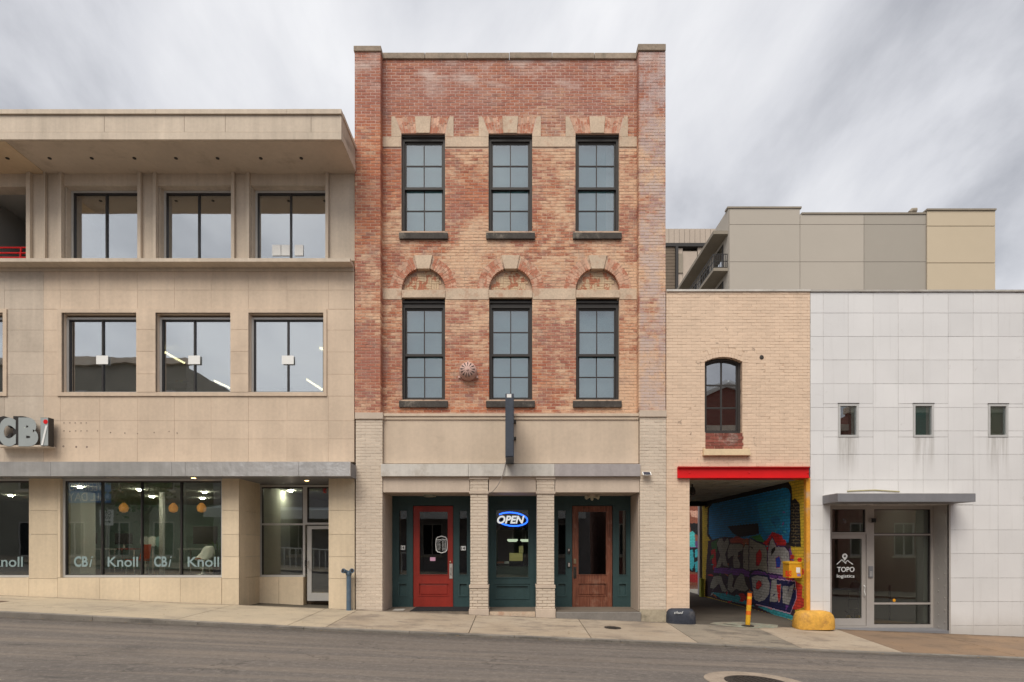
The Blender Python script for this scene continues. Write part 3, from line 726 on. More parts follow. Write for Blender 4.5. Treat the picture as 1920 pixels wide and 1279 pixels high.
box('pane', M['glasss'], dr, gz0[0], gz0[1], YR+.06, YR+.066, gz0[2], gz0[3])
hd = MB().tube([(U(577.5, YR), YR+.04, V(1052, YR)), (U(577.5, YR), YR-.01, V(1053, YR)), (U(577.5, YR), YR-.01, V(1065, YR)), (U(582, YR), YR-.01, V(1067, YR))], .012); hd.build('handle', M['alug'], dr)
box('lock', M['black'], dr, U(571, YR), U(574.5, YR), YR+.01, YR+.04, V(1062, YR), V(1050, YR))
box('wall_end', M['limec'], ob, U(665)-.62, U(665)-.01, .36, 1.5, 0, zc0)
# canopy
cn = MB().box(LX, -3.52, -.47, YR+.3, zc0, zc0+.04).build('canopy', M['canopy'], ob)
cx = [-420, -250, -100, 95, 322, 348, 560, 657]
for a, b in zip(cx, cx[1:]): box('fascia_panel', M['steel'], cn, U(a, -.5)+.003, U(b, -.5)-.003, -.5+random.uniform(-.002, .002), -.472, zc0-.005, zc1)
box('end_panel', M['canopy'], cn, -3.519, -3.50, -.475, -.004, zc0-.004, zc1-.01)
box('canopy_top', M['zinc'], cn, LX, -3.525, -.47, -.004, zc1-.05, zc1-.02)
glow = emit('warm_lamp', (1, .62, .25), 6)
for px in (560, 363, 218, 13, 205):
    c_ = (U(px, -.2), -.2 if px != 560 else .3, zc0-.006)
    dl = MB().lathe([(.07, -.006), (.07, .005), (.05, .006)], c_, 16).build('downlight', M['alug'], cn)
    if px in (560, 363): MB().lathe([(.045, -.004), (.045, .0)], (c_[0], c_[1], c_[2]-.006), 16).build('lamp', glow, dl)
# anchor holes left by an older sign
ah = MB()
for (px, py) in [(120, 793), (131, 793), (141, 793), (152, 793), (162, 793), (120, 808), (131, 809), (142, 808), (152, 808), (163, 808), (119, 837), (143, 838), (163, 838), (183, 808), (207, 811), (234, 812), (258, 813), (289, 811), (317, 809), (332, 812)]:
    ah.lathe([(.014 if py < 830 else .028, 0), (.012, .006)], (U(px), .0, V(py)), 8, 'y')
o = ah.build('anchor_hole', surf('stained_anchor_hole', (.28, .22, .18), .9, .5, 9, 30, .5), ob); o['kind'] = 'stuff'
# interior shells
m_ = MB(); sx0, sx1 = LX, U(664)
def room(parent, x0, x1, y0, y1, z0, z1, mw, mf, mc, name='room'):
    a = MB(); a.box(x0, x1, y1, y1+.1, z0, z1); a.box(x0-.1, x0, y0, y1, z0, z1); a.box(x1, x1+.1, y0, y1, z0, z1); r_ = a.build(name+'_wall', mw, parent)
    box(name+'_floor', mf, parent, x0, x1, y0, y1, z0-.08, z0); box(name+'_ceiling', mc, parent, x0, x1, y0, y1, z1, z1+.08); return r_
ZFL = .73
room(ob, LX, U(448)-.2, .32, 8, ZFL, 3.02, M['roomg'], M['floorin'], M['room'])
room(ob, U(448)-.05, U(664)-.1, YR+.22, 7, .22, 3.02, M['room'], M['floorin'], M['room'])
room(ob, LX, U(664)-.1, .42, 8, V(760), V(560), M['roomw'], M['room'], M['roomw'])
room(ob, LX+4, U(664)-.1, .42, 8, V(488), V(330), M['roomw'], M['room'], M['roomw'])
m_ = MB(); m_.box(LX, U(664)-.01, 8.2, 8.4, -1, V(215)); m_.box(LX-.2, LX, 0, 8.4, -1, V(215)); m_.box(LX, U(664)-.01, .6, 8.2, V(215)-.3, V(215)-.1); m_.box(U(664)-.09, U(664)-.01, 1.6, 8.2, -1, V(215)-.3); m_.build('rear_wall', M['conc'], ob)
warm = emit('office_strip_light', (1, .80, .45), 3.5)
for (px, py, qx, qy, Y_) in ((303, 657, 346, 681, 3.2), (402, 714, 430, 727, 5.5), (574, 711, 604, 731, 4.6), (600, 652, 622, 664, 3.2)):
    zt = V(566); 
    dA = zt-ZC
    a = (U(px, Y_), Y_, V(py, Y_)); b = (U(qx, Y_+.0), Y_+.0, V(qy, Y_))
    MB().tube([a, b], .03, 6).build('strip_light', warm, ob)
for (px, py) in ((325, 425), (573, 427)):
    Y_ = 2.5; MB().lathe([(.13, 0), (.10, .05), (.02, .1)], (U(px, Y_), Y_, V(py, Y_)), 16).build('ceiling_lamp', emit('round_lamp', (1, .75, .4), 6), ob)
lampm = emit('shop_fill_light', (1, .86, .66), 260)  # downlights added to brighten the dim shop interior and its chairs
for (px, Y_) in ((150, 1.6), (262, 2.3), (384, 3.0), (170, 4.6), (285, 4.4), (380, 5), (-40, 2), (20, 4), (545, 2.6)):
    MB().lathe([(.05, -.004), (.05, .02)], (U(px, Y_), Y_, 2.99), 14).build('ceiling_or_fill_light', lampm, ob)
# inside things
def tulip(px, base_y, Y, label, seat, sc=1., back=None):
    z0 = ZFL; x = U(px, Y); t_ = thing('tulip_chair', label, 'chair', (x, Y, z0))
    MB().lathe([(.22*sc, 0), (.2*sc, .012), (.06*sc, .04), (.03*sc, .12), (.028*sc, .25), (.05*sc, .36), (.10*sc, .40)], (x, Y, z0), 20).build('pedestal', M['white'], t_, smooth=True)
    s_ = MB(); n = 14; rows = []
    for j, (h, k, w_) in enumerate(((.40, 0, .10), (.41, 0, .20), (.44, .02, .25), (.50, .08, .26), (.62, .17, .24), (.76, .22, .20), (.82, .24, .13))):
        ring = []
        for i in range(n):
            a = 2*math.pi*i/n; yy = math.sin(a)*w_*(1-.6*min(1, k*4)); ring.append((x+k*.55+math.cos(a)*w_*(1-.25*min(1, k*4)), Y+k*.3+yy*.8, z0+h))
        rows.append(ring)
    for i in range(len(rows)-1): s_.hull(rows[i], rows[i+1])
    s_.build('shell', seat, t_, smooth=True)
    MB().lathe([(.17, 0), (.18, .03), (.15, .045)], (x-.03, Y, z0+.44), 18).build('cushion', plain('orange_cushion', (.45, .13, .05), .8), t_)
    return t_
tulip(381, 1078, 3.6, 'white tulip chair with orange cushion behind the right end of the shop window', M['white'])
def desk(px0, px1, Y, label, h=.74, top=None, z0=ZFL):
    x0, x1 = U(px0, Y), U(px1, Y); t_ = thing('desk', label, 'desk', ((x0+x1)/2, Y, z0))
    box('desk_top', top or M['roomw'], t_, x0, x1, Y-.35, Y+.35, z0+h-.03, z0+h)
    for a in (x0+.04, x1-.04):
        for b in (-.3, .3): MB().tube([(a, Y+b, z0), (a, Y+b, z0+h-.03)], .02, 8).build('leg', M['alug'], t_)
    return t_
desk(138, 205, 5.2, 'desk with dark screen behind the left pane of the shop window')
desk(215, 265, 6.0, 'desk standing behind the second pane of the shop window', top=plain('red_laminate', (.25, .035, .03), .5))
desk(345, 405, 5.4, 'desk with black screen behind the white tulip chair')
def screen(px, Y, w_, h_, z0, label, mt=None, col_='monitor'):
    x = U(px, Y); t_ = thing(col_, label, 'monitor', (x, Y, z0))
    box('screen', mt or M['black'], t_, x-w_/2, x+w_/2, Y-.02, Y+.02, z0+.14, z0+.14+h_, .01)
    box('stand', mt or M['alug'], t_, x-.03, x+.03, Y+.021, Y+.04, z0+.01, z0+.3); box('foot', mt or M['alug'], t_, x-.12, x+.12, Y-.09, Y+.09, z0, z0+.01)
    return t_
screen(385, 5.4, .75, .55, ZFL+.74, 'large black monitor on the desk behind the tulip chair')
screen(165, 5.2, .55, .35, ZFL+.74, 'black monitor on the desk behind the left shop window pane')
screen(232, 6.0, .55, .35, ZFL+.74, 'black monitor on the red desk behind the second pane')
zm = V(735, 1.0)
dk2 = thing('desk', 'white desk just behind the right-hand second floor office window', 'desk', (U(552, 1.2), 1.2, V(760)))
box('desk_top', M['white'], dk2, U(500, 1.2), U(600, 1.2), .8, 1.6, V(740, 1.2), V(738, 1.2)); 
for a in (505, 595): box('leg', M['alug'], dk2, U(a, 1.2)-.02, U(a, 1.2)+.02, 1.15, 1.25, V(760), V(740, 1.2))
im = screen(552, 1.0, U(574, 1.)-U(529, 1.), .30, V(738, 1.0)-.0, 'back of a silver-white computer monitor in the right second floor office window', M['white'])
tf = thing('table', 'low white table with coloured folders behind the middle second floor window', 'table', (U(342, 1.4), 1.4, V(760)))
box('table_top', M['white'], tf, U(322, 1.4), U(362, 1.4), 1.2, 1.6, V(722.5, 1.4), V(721, 1.4))
for a in (323, 361): box('leg', M['white'], tf, U(a, 1.4)-.012, U(a, 1.4)+.012, 1.38, 1.42, V(760), V(722.5, 1.4))
for k, (a, c) in enumerate(((334, (.6, .35, .05)), (338, (.1, .35, .3)), (342, (.7, .65, .1)), (347, (.15, .3, .5)))):
    tag(box('folder', plain('folder_%d' % k, c, .6), None, U(a, 1.4), U(a+3.6, 1.4), 1.3, 1.5, V(721, 1.4)+.001, V(714+k % 2*2, 1.4)), ['ochre folder, first in the row on the white table', 'teal folder, second in the row on the white table', 'yellow folder, third in the row on the white table', 'blue folder, last in the row on the white table'][k], 'folder', 'folders in the middle office window')
# orange display chair/figure shapes
oc = thing('side_chair', 'bright orange plastic side chair in the middle of the shop window', 'chair', (U(258, 2.6), 2.6, ZFL))
x = U(258, 2.6); orange = plain('orange_plastic', (.75, .10, .03), .4)
s_ = MB(); s_.hull([(x-.2, 2.4, ZFL+.44), (x+.2, 2.4, ZFL+.44), (x+.2, 2.8, ZFL+.42), (x-.2, 2.8, ZFL+.42)], [(x-.21, 2.39, ZFL+.47), (x+.21, 2.39, ZFL+.47), (x+.21, 2.81, ZFL+.45), (x-.21, 2.81, ZFL+.45)]); s_.build('seat', orange, oc, bevel=.01)
s_ = MB(); s_.hull([(x+.14, 2.42, ZFL+.47), (x+.2, 2.42, ZFL+.47), (x+.2, 2.8, ZFL+.47), (x+.14, 2.8, ZFL+.47)], [(x+.24, 2.45, ZFL+.86), (x+.27, 2.45, ZFL+.86), (x+.27, 2.77, ZFL+.86), (x+.24, 2.77, ZFL+.86)]); s_.build('backrest', orange, oc, bevel=.01)
for a in (-.17, .17):
    for b in (2.43, 2.77): MB().tube([(x+a*1.2, b, ZFL), (x+a*.9, b, ZFL+.44)], .012, 6).build('leg', M['alu'], oc)
for k, (px, cc) in enumerate(((286, (.6, .6, .55)), (272, (.4, .42, .4)), (299, (.25, .4, .38)))):
    Y_ = 4.8; x = U(px, Y_); t_ = thing('display_plate', ['round white plate display beside the orange chair, middle of three', 'round grey plate display beside the orange chair, left of three', 'round green-grey plate display, right of three'][k], 'display', (x, Y_, ZFL))
    MB().lathe([(.16, 0), (.15, .02), (.05, .03)], (x, Y_, ZFL+.95), 20, 'y').build('disc', plain('plate%d' % k, cc, .5), t_)
    MB().tube([(x, Y_+.03, ZFL), (x, Y_+.01, ZFL+.8)], .02, 8).build('stand', M['alug'], t_)
for px, lab in ((304, 'slim pale round post inside the shop behind the third pane'), (146, 'pale square column inside the shop behind the left pane')):
    x = U(px, 3.0); wdt = .05 if px == 304 else .28
    tag(box('interior_column', M['roomw'], None, x-wdt, x+wdt, 3-wdt, 3+wdt, ZFL, 3.01), lab, 'column')
pl = thing('potted_plant', 'green spiky plant in pot at the right edge of the shop window', 'plant', (U(408, 3.8), 3.8, ZFL))
x = U(409, 3.8); MB().lathe([(.12, 0), (.16, .3), (.15, .3)], (x, 3.8, ZFL), 14).build('pot', M['dark'], pl)
lf = MB()
for i in range(26):
    a = random.uniform(0, 6.28); r_ = random.uniform(.15, .4); h_ = random.uniform(.35, .75)
    p0 = Vector((x, 3.8, ZFL+.3)); p1 = p0+Vector((math.cos(a)*r_*.5, math.sin(a)*r_*.5, h_*.8)); p2 = p0+Vector((math.cos(a)*r_, math.sin(a)*r_, h_)); s0 = Vector((-math.sin(a), math.cos(a), 0))*.02
    n = len(lf.v); lf.v += [tuple(p0-s0), tuple(p0+s0), tuple(p1+s0), tuple(p1-s0), tuple(p2)]; lf.f += [(n, n+1, n+2, n+3), (n+3, n+2, n+4)]; lf.m += [0, 0]
lf.build('foliage', plain('leaf_green', (.10, .20, .04), .5), pl)
for (px, Y_) in ((325, 6.5), (378, 6.5), (232, 6.5)):
    t_ = thing('pendant_lamp', {325: 'glowing orange lamp behind the third shop window pane', 378: 'glowing orange lamp behind the right shop window pane', 232: 'glowing orange lamp behind the second shop window pane'}[px], 'lamp', (U(px, Y_), Y_, V(952, Y_)), 'orange lamps inside the shop')
    MB().lathe([(.04, -.16), (.12, -.12), (.15, 0), (.10, .1), (.04, .16)], (U(px, Y_), Y_, V(952, Y_)), 16).build('shade', emit('orange_shade', (1, .42, .1), .12), t_, smooth=True)
    MB().tube([(U(px, Y_), Y_, V(952, Y_)+.14), (U(px, Y_), Y_, 3.01)], .006, 6).build('cord', M['black'], t_)

# letter sign C B i
sg = thing('letter_sign', 'large grey three-dimensional letters CBi on the limestone wall at left', 'sign', (U(50), -.1, V(840)))
def extr(s_, rct, Y, th, face, side, name, bold, shear=0):
    a = text(name, s_, side, sg, rct, Y, th, bold=bold, shear=shear)
    text(name+'_face', s_, face, a, rct, Y-th-.002, .006, bold=bold, shear=shear)
extr('C', (-3, 783, 30, 837), -.10, .14, M['gsign'], M['black'], 'letter', .07)
extr('B', (35, 783, 72, 837), -.10, .14, M['gsign'], M['black'], 'letter', .07)
Ys = -.25
box('letter_block', M['black'], sg, U(76, Ys), U(91, Ys), -.25, -.1, V(836, Ys), V(783, Ys))
lb = box('letter_block_face', M['gsign'], sg, U(76.5, Ys), U(90.5, Ys), -.256, -.251, V(835.5, Ys), V(783.5, Ys))
MB().lathe([(.048, 0), (.048, .004)], (U(86, Ys), -.257, V(791, Ys)), 20, 'y').build('red_dot', M['redp'], lb)
text('letter_i', 'l', M['white'], lb, (77, 798, 89, 835), -.262, .004, bold=0, shear=.3)
tag(box('sign_shelf', M['conc'], None, U(8), U(105), -.24, -.001, V(841), V(838)), 'narrow stone shelf carrying the grey letter sign', 'shelf')
# siamese standpipe
sp_ = thing('standpipe', 'slate blue two-mouthed fire standpipe on the pavement by the left shop pier', 'standpipe', (U(654), -.12, zf(U(654))))
xp = U(654, -.12); zb = zf(xp)-.02; zt = V(1075, -.12)
MB().lathe([(.075, 0), (.075, .015), (.052, .02), (.05, zt-zb-.05), (.062, zt-zb-.04), (.065, zt-zb+.0), (.05, zt-zb+.02)], (xp, -.12, zb), 20).build('pipe', M['bluepipe'], sp_, smooth=True)
for s_ in (-1, 1):
    MB().tube([(xp, -.12, zt-.02), (xp+s_*.04, -.14, zt+.03), (xp+s_*.085, -.2, zt+.055)], [.045, .042, .04], 14).tube([(xp+s_*.082, -.195, zt+.053), (xp+s_*.10, -.225, zt+.062)], [.052, .052], 14).build('inlet', M['bluepipe'], sp_, smooth=True)
    MB().tube([(xp+s_*.1, -.2255, zt+.0622), (xp+s_*.102, -.228, zt+.063)], .036, 14).build('inlet_mouth', M['black'], sp_)

# ================================================================ BRICK BUILDING
bb = thing('brick_building', 'tall narrow three storey building of weathered red brick with six black sash windows', 'building', (0, 0, 0))
YW = .22; PXL0, PXL1 = U(665), U(713.5); PXR0, PXR1 = U(1197.5), U(1248)
BX0, BX1 = U(713.5), U(1197.5)
WC = [793.5, 957, 1120]     # window centre lines
W3 = [(c-41, 250, c+41, 434) for c in WC]; W2 = [(c-40.5+.5, 562, c+41, 750) for c in WC]
RAD = (U(41, YW)-U(0, YW)); zsp = V(543, YW)        # springing of the blind arches
ROUT = U(63, YW)-U(0, YW)
arch_c = [U(c+.5, YW) for c in WC]
fl = []                                             # flat arches of the top floor
for c in WC: fl.append((U(c-41, YW), U(c+41, YW), U(c-52, YW), U(c+48, YW), V(250, YW), V(219, YW)))
zB0, zB1 = V(562, YW), V(542, YW); zU0, zU1 = V(276, YW), V(257, YW)
def blk_open(z):
    r_ = []
    for w_ in W3:
        x0, x1, z0, z1 = R(*w_, YW)
        if z0 < z < z1: r_.append((x0, x1))
    for w_ in W2:
        x0, x1, z0, z1 = R(*w_, YW)
        if z0 < z < zsp-.0: r_.append((x0, x1))
    for c in arch_c:
        if zsp <= z < zsp+RAD:
            h = math.sqrt(max(0, (RAD+.02)**2-(z-zsp)**2)); r_.append((c-h, c+h))
    return r_
def blk(z):
    r_ = blk_open(z)
    for c in arch_c:
        if zsp <= z < zsp+ROUT: h = math.sqrt(ROUT**2-(z-zsp)**2); r_.append((c-h, c+h))
    for (a, b, c, d, z0, z1) in fl:
        if z0 <= z < z1:
            t_ = (z-z0)/(z1-z0); r_.append((a+(c-a)*t_-.005, b+(d-b)*t_+.005))
    for k, c in enumerate(WC):     # stone ears
        for (p, q) in ((c-59.5, c-41), (c+41, c+57)):
            if V(276, YW) <= z < V(219, YW): r_.append((U(p, YW), U(q, YW)))
        if V(448, YW) < z < V(434, YW): r_.append((U(c-46, YW), U(c+46, YW)))
        if V(764, YW) < z < V(750, YW): r_.append((U(c-45.5, YW), U(c+46, YW)))
    if zB0 < z < zB1 or zU0 < z < zU1: r_.append((-9, 9))
    return sorted(r_)
br_ = Bricks()
ZT = V(97); ZPC0, ZPC1 = V(786), V(774)
br_.lay(U(715.5, YW)-.06, U(1195, YW)+.06, V(776, YW), V(112, YW), YW, .10, 0, blk)
br_.lay(PXL0, PXL1, ZPC1, ZT, 0, .23, 0); br_.lay(PXR0, PXR1, V(770), ZT, 0, .23, 0)
pl0, pl1 = U(667), U(717); pr0, pr1 = U(1200), U(1249)
br_.lay(pl0, pl1, zf(pl1)-.05, ZPC0, 0, .12, 1); br_.lay(pr0, pr1, V(1143), V(782), 0, .12, 1)
C1 = (U(881), U(915)); C2 = (U(1006), U(1040))
for c in (C1, C2):
    br_.lay(c[0], c[1], V(921), V(899), .01, .40, 1)
    br_.lay(c[0]+.01, c[1]-.01, V(1097), V(926), .01, .40, 1); br_.lay(c[0]-.005, c[1]+.005, V(1142), V(1103.5), 0, .42, 1)
br_.emit(bb, [M['brick'], M['pbrick']])
backing('wall', M['mortar'], bb, U(713.5)-.05, U(1197.5)+.05, V(787, YW), V(112, YW), YW+.005, .55, blk_open)
MB().box(PXL0+.005, PXL1-.005, .005, .5, ZPC1, ZT).build('pier', M['mortar'], bb); MB().box(PXR0+.005, PXR1-.005, .005, .5, V(770), ZT).build('pier', M['mortar'], bb)
MB().box(pl0+.005, pl1-.005, .005, 1.05, -.1, ZPC0).build('pier', M['pmortar'], bb); MB().box(pr0+.005, pr1-.005, .005, 1.05, -.4, V(782)).build('pier', M['pmortar'], bb)
MB().box(pl0+.006, pl1+.008, .14, 1.04, -.1, V(924)).build('pier_reveal', M['trim'], bb); MB().box(pr0-.008, pr1-.006, .14, 1.04, -.4, V(924)).build('pier_reveal', M['trim'], bb)
for c in (C1, C2):
    cm = MB().box(c[0]+.018, c[1]-.018, .02, .40, -.15, V(895)).build('column', M['pmortar'], bb)
    for (p, q, g_) in ((893.5, 899, .014), (921, 926, .016), (1097, 1103, .016)): box('collar', M['trim'], cm, c[0]-g_, c[1]+g_, -.015, .42, V(q), V(p), .005)
    box('plinth', M['stone'] if 0 else M['trim'], cm, c[0]-.02, c[1]+.02, -.03, .44, zf(c[0])-.1, V(1142), .008)
# side and back walls
sidem = shader_brick('red_side_brick', (.30, .12, .08), (.36, .16, .11), (.36, .3, .26))
m_ = MB(); m_.box(PXL0+.01, PXL0+.3, .5, 8, -.5, ZT); m_.box(PXR1-.3, PXR1-.01, .5, 8, -.5, ZT); m_.box(PXL0+.3, PXR1-.3, 7.7, 8, -.5, ZT); m_.build('side_wall', sidem, bb)
box('roof', M['ground'], bb, PXL0+.3, PXR1-.3, .55, 7.7, ZT-1.0, ZT-.9)
# copings
box('coping_stone', M['coping'], bb, U(663.5), U(714.8), -.03, .45, V(97.5), V(87.5), .01)
box('coping_stone', M['coping'], bb, U(1195.8), U(1248), -.03, .45, V(96), V(84), .01)
cj = [713, 797, 876, 955, 1035, 1114, 1199]
for a, b in zip(cj, cj[1:]): box('coping_stone', M['coping'], bb, U(a, YW)+.004, U(b, YW)-.004, YW-.04+random.uniform(-.005, .005), .6, V(112, YW), V(101, YW)+random.uniform(-.008, .004), .01)
box('side_coping', M['coping'], bb, U(663.5), U(663.5)+.4, .46, 8.05, ZT, ZT+.11); box('side_coping', M['coping'], bb, U(1248)-.4, U(1248), .46, 8.05, ZT, ZT+.11)
box('pier_cap', M['trim'], bb, U(666), U(718.5), -.03, YW+.1, ZPC0, ZPC1+.0, .006); box('pier_cap', M['trim'], bb, U(1198.5), U(1249.5), -.03, YW+.1, V(782), V(770), .006)
# stone bands & ears
def stone_rect(name, a, b, c, d, th=.014, Y=YW, mt='stone'):
    x0, x1, z0, z1 = R(a, b, c, d, Y); box(name, M[mt], bb, x0+.002, x1-.002, Y-th, Y+.06, z0+.002, z1-.002, .004)
bl3 = [716, WC[0]-41, WC[0]+41, WC[1]-41, WC[1]+41, WC[2]-41, WC[2]+41, 1196]
for i in (0, 2, 4, 6): stone_rect('band_stone', bl3[i], 257, bl3[i+1], 276)
for c in WC:
    for sg_, base, tp in ((-1, (c-59.5, c-41), (c-59.5, c-53)), (1, (c+41, c+57), (c+49.5, c+57))):
        m_ = MB(); m_.prism([(U(base[0], YW), V(257, YW)+.002), (U(base[1], YW), V(257, YW)+.002), (U(base[1], YW), V(251, YW)), (U(tp[1], YW), V(219, YW)), (U(tp[0], YW), V(219, YW))], YW-.014, YW+.06); m_.build('ear_stone', M['stone'], bb)
    # keystone and voussoirs of the flat arch
    k0, k1 = U(c-13, YW), U(c+12, YW); kt0, kt1 = U(c-15, YW), U(c+14.5, YW); z0, z1 = V(250, YW), V(219, YW)
    MB().prism([(k0, z0), (k1, z0), (kt1, z1), (kt0, z1)], YW-.02, YW+.09).build('keystone', M['stone'], bb)
    for (b0, b1, t0, t1) in ((U(c-41, YW), k0, U(c-52, YW), kt0), (k1, U(c+41, YW), kt1, U(c+48, YW))):
        n = 6
        for i in range(n):
            f0, f1 = i/n, (i+1)/n; g_ = .004
            zm_ = z0+(z1-z0)*(.45+.12*(i % 2))
            for (za_, zb_) in ((z0, zm_-.004), (zm_+.004, z1)):
                fa, fb = (za_-z0)/(z1-z0), (zb_-z0)/(z1-z0)
                lo = lambda f, h: (b0+(b1-b0)*f)*(1-h)+(t0+(t1-t0)*f)*h
                MB().prism([(lo(f0, fa)+g_, za_), (lo(f1, fa)-g_, za_), (lo(f1, fb)-g_, zb_), (lo(f0, fb)+g_, zb_)], YW+random.uniform(-.003, .004), YW+.09).build('voussoir', M['vous'] if 'vous' in M else M.setdefault('vous', surf('cream_washed_brick', (.54, .33, .235), .9, .35, 5, 25, .35, rand=.16, dirt=(.44, .17, .105), dirtamt=.9, dsc=5, dth=.48)), bb)
for i in (0, 2, 4, 6): stone_rect('band_stone', bl3[i]+.5, 541, bl3[i+1]+.5, 562, .012)
for c in WC: stone_rect('lintel', c-40, 544.5, c+41.5, 559, .03)
for c, ac in zip(WC, arch_c):
    x0, x1 = U(c-40, YW), U(c+41, YW)
    # blind arch filling
    m_ = MB(); n = 20; pts = [(ac+(RAD+.03)*math.cos(math.pi*i/n), zsp+(RAD+.03)*math.sin(math.pi*i/n)) for i in range(n+1)]
    m_.prism(pts, YW+.115, YW+.3); ty = m_.build('tympanum', M['mortar'], bb)
    tb = MB(); bs_ = .056
    cell = bs_*3
    for iz in range(3):
        for ix in range(-4, 4):
            cx0 = ac+ix*cell; cz0 = zsp+iz*cell+.005
            for k in range(3):
                if (ix+iz) % 2: q = (cx0+k*bs_+.004, cx0+(k+1)*bs_-.004, cz0+.004, cz0+cell-.004)
                else: q = (cx0+.004, cx0+cell-.004, cz0+k*bs_+.004, cz0+(k+1)*bs_-.004)
                far = max(math.hypot(u_-ac, v_-zsp) for u_ in q[:2] for v_ in q[2:])
                if far < RAD-.0: tb.box(q[0], q[1], YW+.10, YW+.14, q[2], q[3])
                elif min(math.hypot(u_-ac, v_-zsp) for u_ in q[:2] for v_ in q[2:]) < RAD-.06:
                    zc_ = q[2]+(q[3]-q[2])*.45; 
                    if max(math.hypot(u_-ac, zc_-zsp) for u_ in q[:2]) < RAD: tb.box(q[0], q[1], YW+.10, YW+.14, q[2], zc_)
    o = tb.build('patterned_brickwork', M['tymp'], ty); o['kind'] = 'stuff'
    # radial voussoirs
    NV = 28
    for i in range(NV):
        a0, a1 = math.pi*i/NV, math.pi*(i+1)/NV; am = (a0+a1)/2
        if abs(am-math.pi/2) < .30: continue
        for (r0, r1) in ((RAD, RAD+(ROUT-RAD)*.54), (RAD+(ROUT-RAD)*.56, ROUT)):
            g0 = .004/r0; g1 = .004/r1
            pts = [(ac+r0*math.cos(a0+g0), zsp+r0*math.sin(a0+g0)), (ac+r1*math.cos(a0+g1), zsp+r1*math.sin(a0+g1)), (ac+r1*math.cos(a1-g1), zsp+r1*math.sin(a1-g1)), (ac+r0*math.cos(a1-g0), zsp+r0*math.sin(a1-g0))]
            MB().prism(pts, YW+random.uniform(-.003, .004), YW+.114).build('voussoir', M['vous'], bb)
    z0 = zsp+RAD*.985; z1 = zsp+ROUT+.01
    MB().prism([(ac-.135, z0-.02), (ac+.135, z0-.02), (ac+.2, z1), (ac-.2, z1)], YW-.022, YW+.114).build('keystone', M['stone'], bb)
# sash windows
def sash(rct, top_blank, curtain=False):
    x0, x1, z0, z1 = rct; Yq = YW+.13
    fr = MB().walls(x0, x1, z0, z1, Yq-.04, Yq+.14, [(x0+.055, x1-.055, z0+.045, z1-top_blank)]).build('window', M['frame'], bb)
    ax0, ax1, az0, az1 = x0+.055, x1-.055, z0+.045, z1-top_blank; zm_ = az0+(az1-az0)*.485
    box('head_board', M['frame'], fr, x0+.002, x1-.002, Yq-.075, Yq-.041, z1-.05, z1-.002)
    for (a, b, Yo) in ((zm_, az1, 0.), (az0, zm_, .035)):
        h_ = MB(); st = .05; lo_, hi_ = a+(.03 if Yo == 0 else .05), b-(.045 if Yo == 0 else .025)
        cxm = (ax0+ax1)/2; czm = (lo_+hi_)/2; mu = .011
        ho = [(ax0+st-.012, cxm-mu, lo_, czm-mu), (cxm+mu, ax1-st+.012, lo_, czm-mu), (ax0+st-.012, cxm-mu, czm+mu, hi_), (cxm+mu, ax1-st+.012, czm+mu, hi_)]
        h_.walls(ax0+.001, ax1-.001, a+.001, b-.001, Yq+Yo, Yq+Yo+.034, ho); h_.build('sash', M['frame'], fr)
        for q in ho: box('pane', M['glassu'], fr, q[0]-.003, q[1]+.003, Yq+Yo+.015, Yq+Yo+.019, q[2]-.003, q[3]+.003)
    box('meeting_rail', M['frame'], fr, ax0-.02, ax1+.02, Yq-.02, Yq-.001, zm_-.03, zm_+.025)
    box('blind', M['blind'], fr, ax0-.02, ax1+.02, Yq+.16, Yq+.17, az0-.05, az1+.05)
    if curtain: box('curtain', M['curtain'], fr, ax1-.20, ax1-.03, Yq+.15, Yq+.157, az0, az1)
for k, c in enumerate(WC):
    sash(R(*W3[k], YW), .12, k == 2); sash(R(*W2[k], YW), .15)
    stt = surf if 0 else None
    for (py0, py1) in ((434, 447.5), (750, 763.5)):
        x0, x1, z0, z1 = R(c-45.5, py0, c+46, py1, YW-.06); MB().hull([(x0, YW-.06, z0), (x1, YW-.06, z0), (x1, YW+.2, z0), (x0, YW+.2, z0)], [(x0, YW-.06, z1-.02), (x1, YW-.06, z1-.02), (x1, YW+.2, z1), (x0, YW+.2, z1)]).build('sill', M['sill'], bb, bevel=.01)
# signboard frieze, beam, lintel
YS = .10
box('cornice', M['stucco'], bb, U(718), U(1198.5), YS-.05, .5, V(781, YS), V(776, YS)); box('cornice', M['stucco'], bb, U(718), U(1198.5), YS-.025, .5, V(787, YS), V(781, YS)-.001)
box('frieze', M['stucco'], bb, U(717.5), U(1199), YS, .5, V(869, YS), V(787, YS)-.001)
for k, (a, b) in enumerate(((714, 878), (878, 1040), (1040, 1201))):
    box('beam_casing', [M['zinc'], M['zinc'], surf('mauve_grey_flashing', (.36, .33, .33), .45, .2, 1.6, 14, .15, streak=.2, bump=.05)][k], bb, U(a, -.06)+.002, U(b, -.06)-.002, -.06+.003*k, .3, V(893, -.06), V(870, -.06), .006)
box('lintel_beam', M['trim'], bb, U(717.5), U(880), .03, .40, V(923, .03), V(894)); box('lintel_beam', M['trim'], bb, U(916.5), U(1005), .03, .40, V(923, .03), V(894)); box('lintel_beam', M['trim'], bb, U(1041), U(1199.5), .03, .40, V(923, .03), V(894))
box('porch_ceiling', M['trim'], bb, U(717), U(1199), .40, 1.3, V(923, .03)-.0, V(923, .03)+.05)
box('inner_beam', M['trim'], bb, U(717), U(1199), .401, .45, V(923, .03)+.05, V(894))
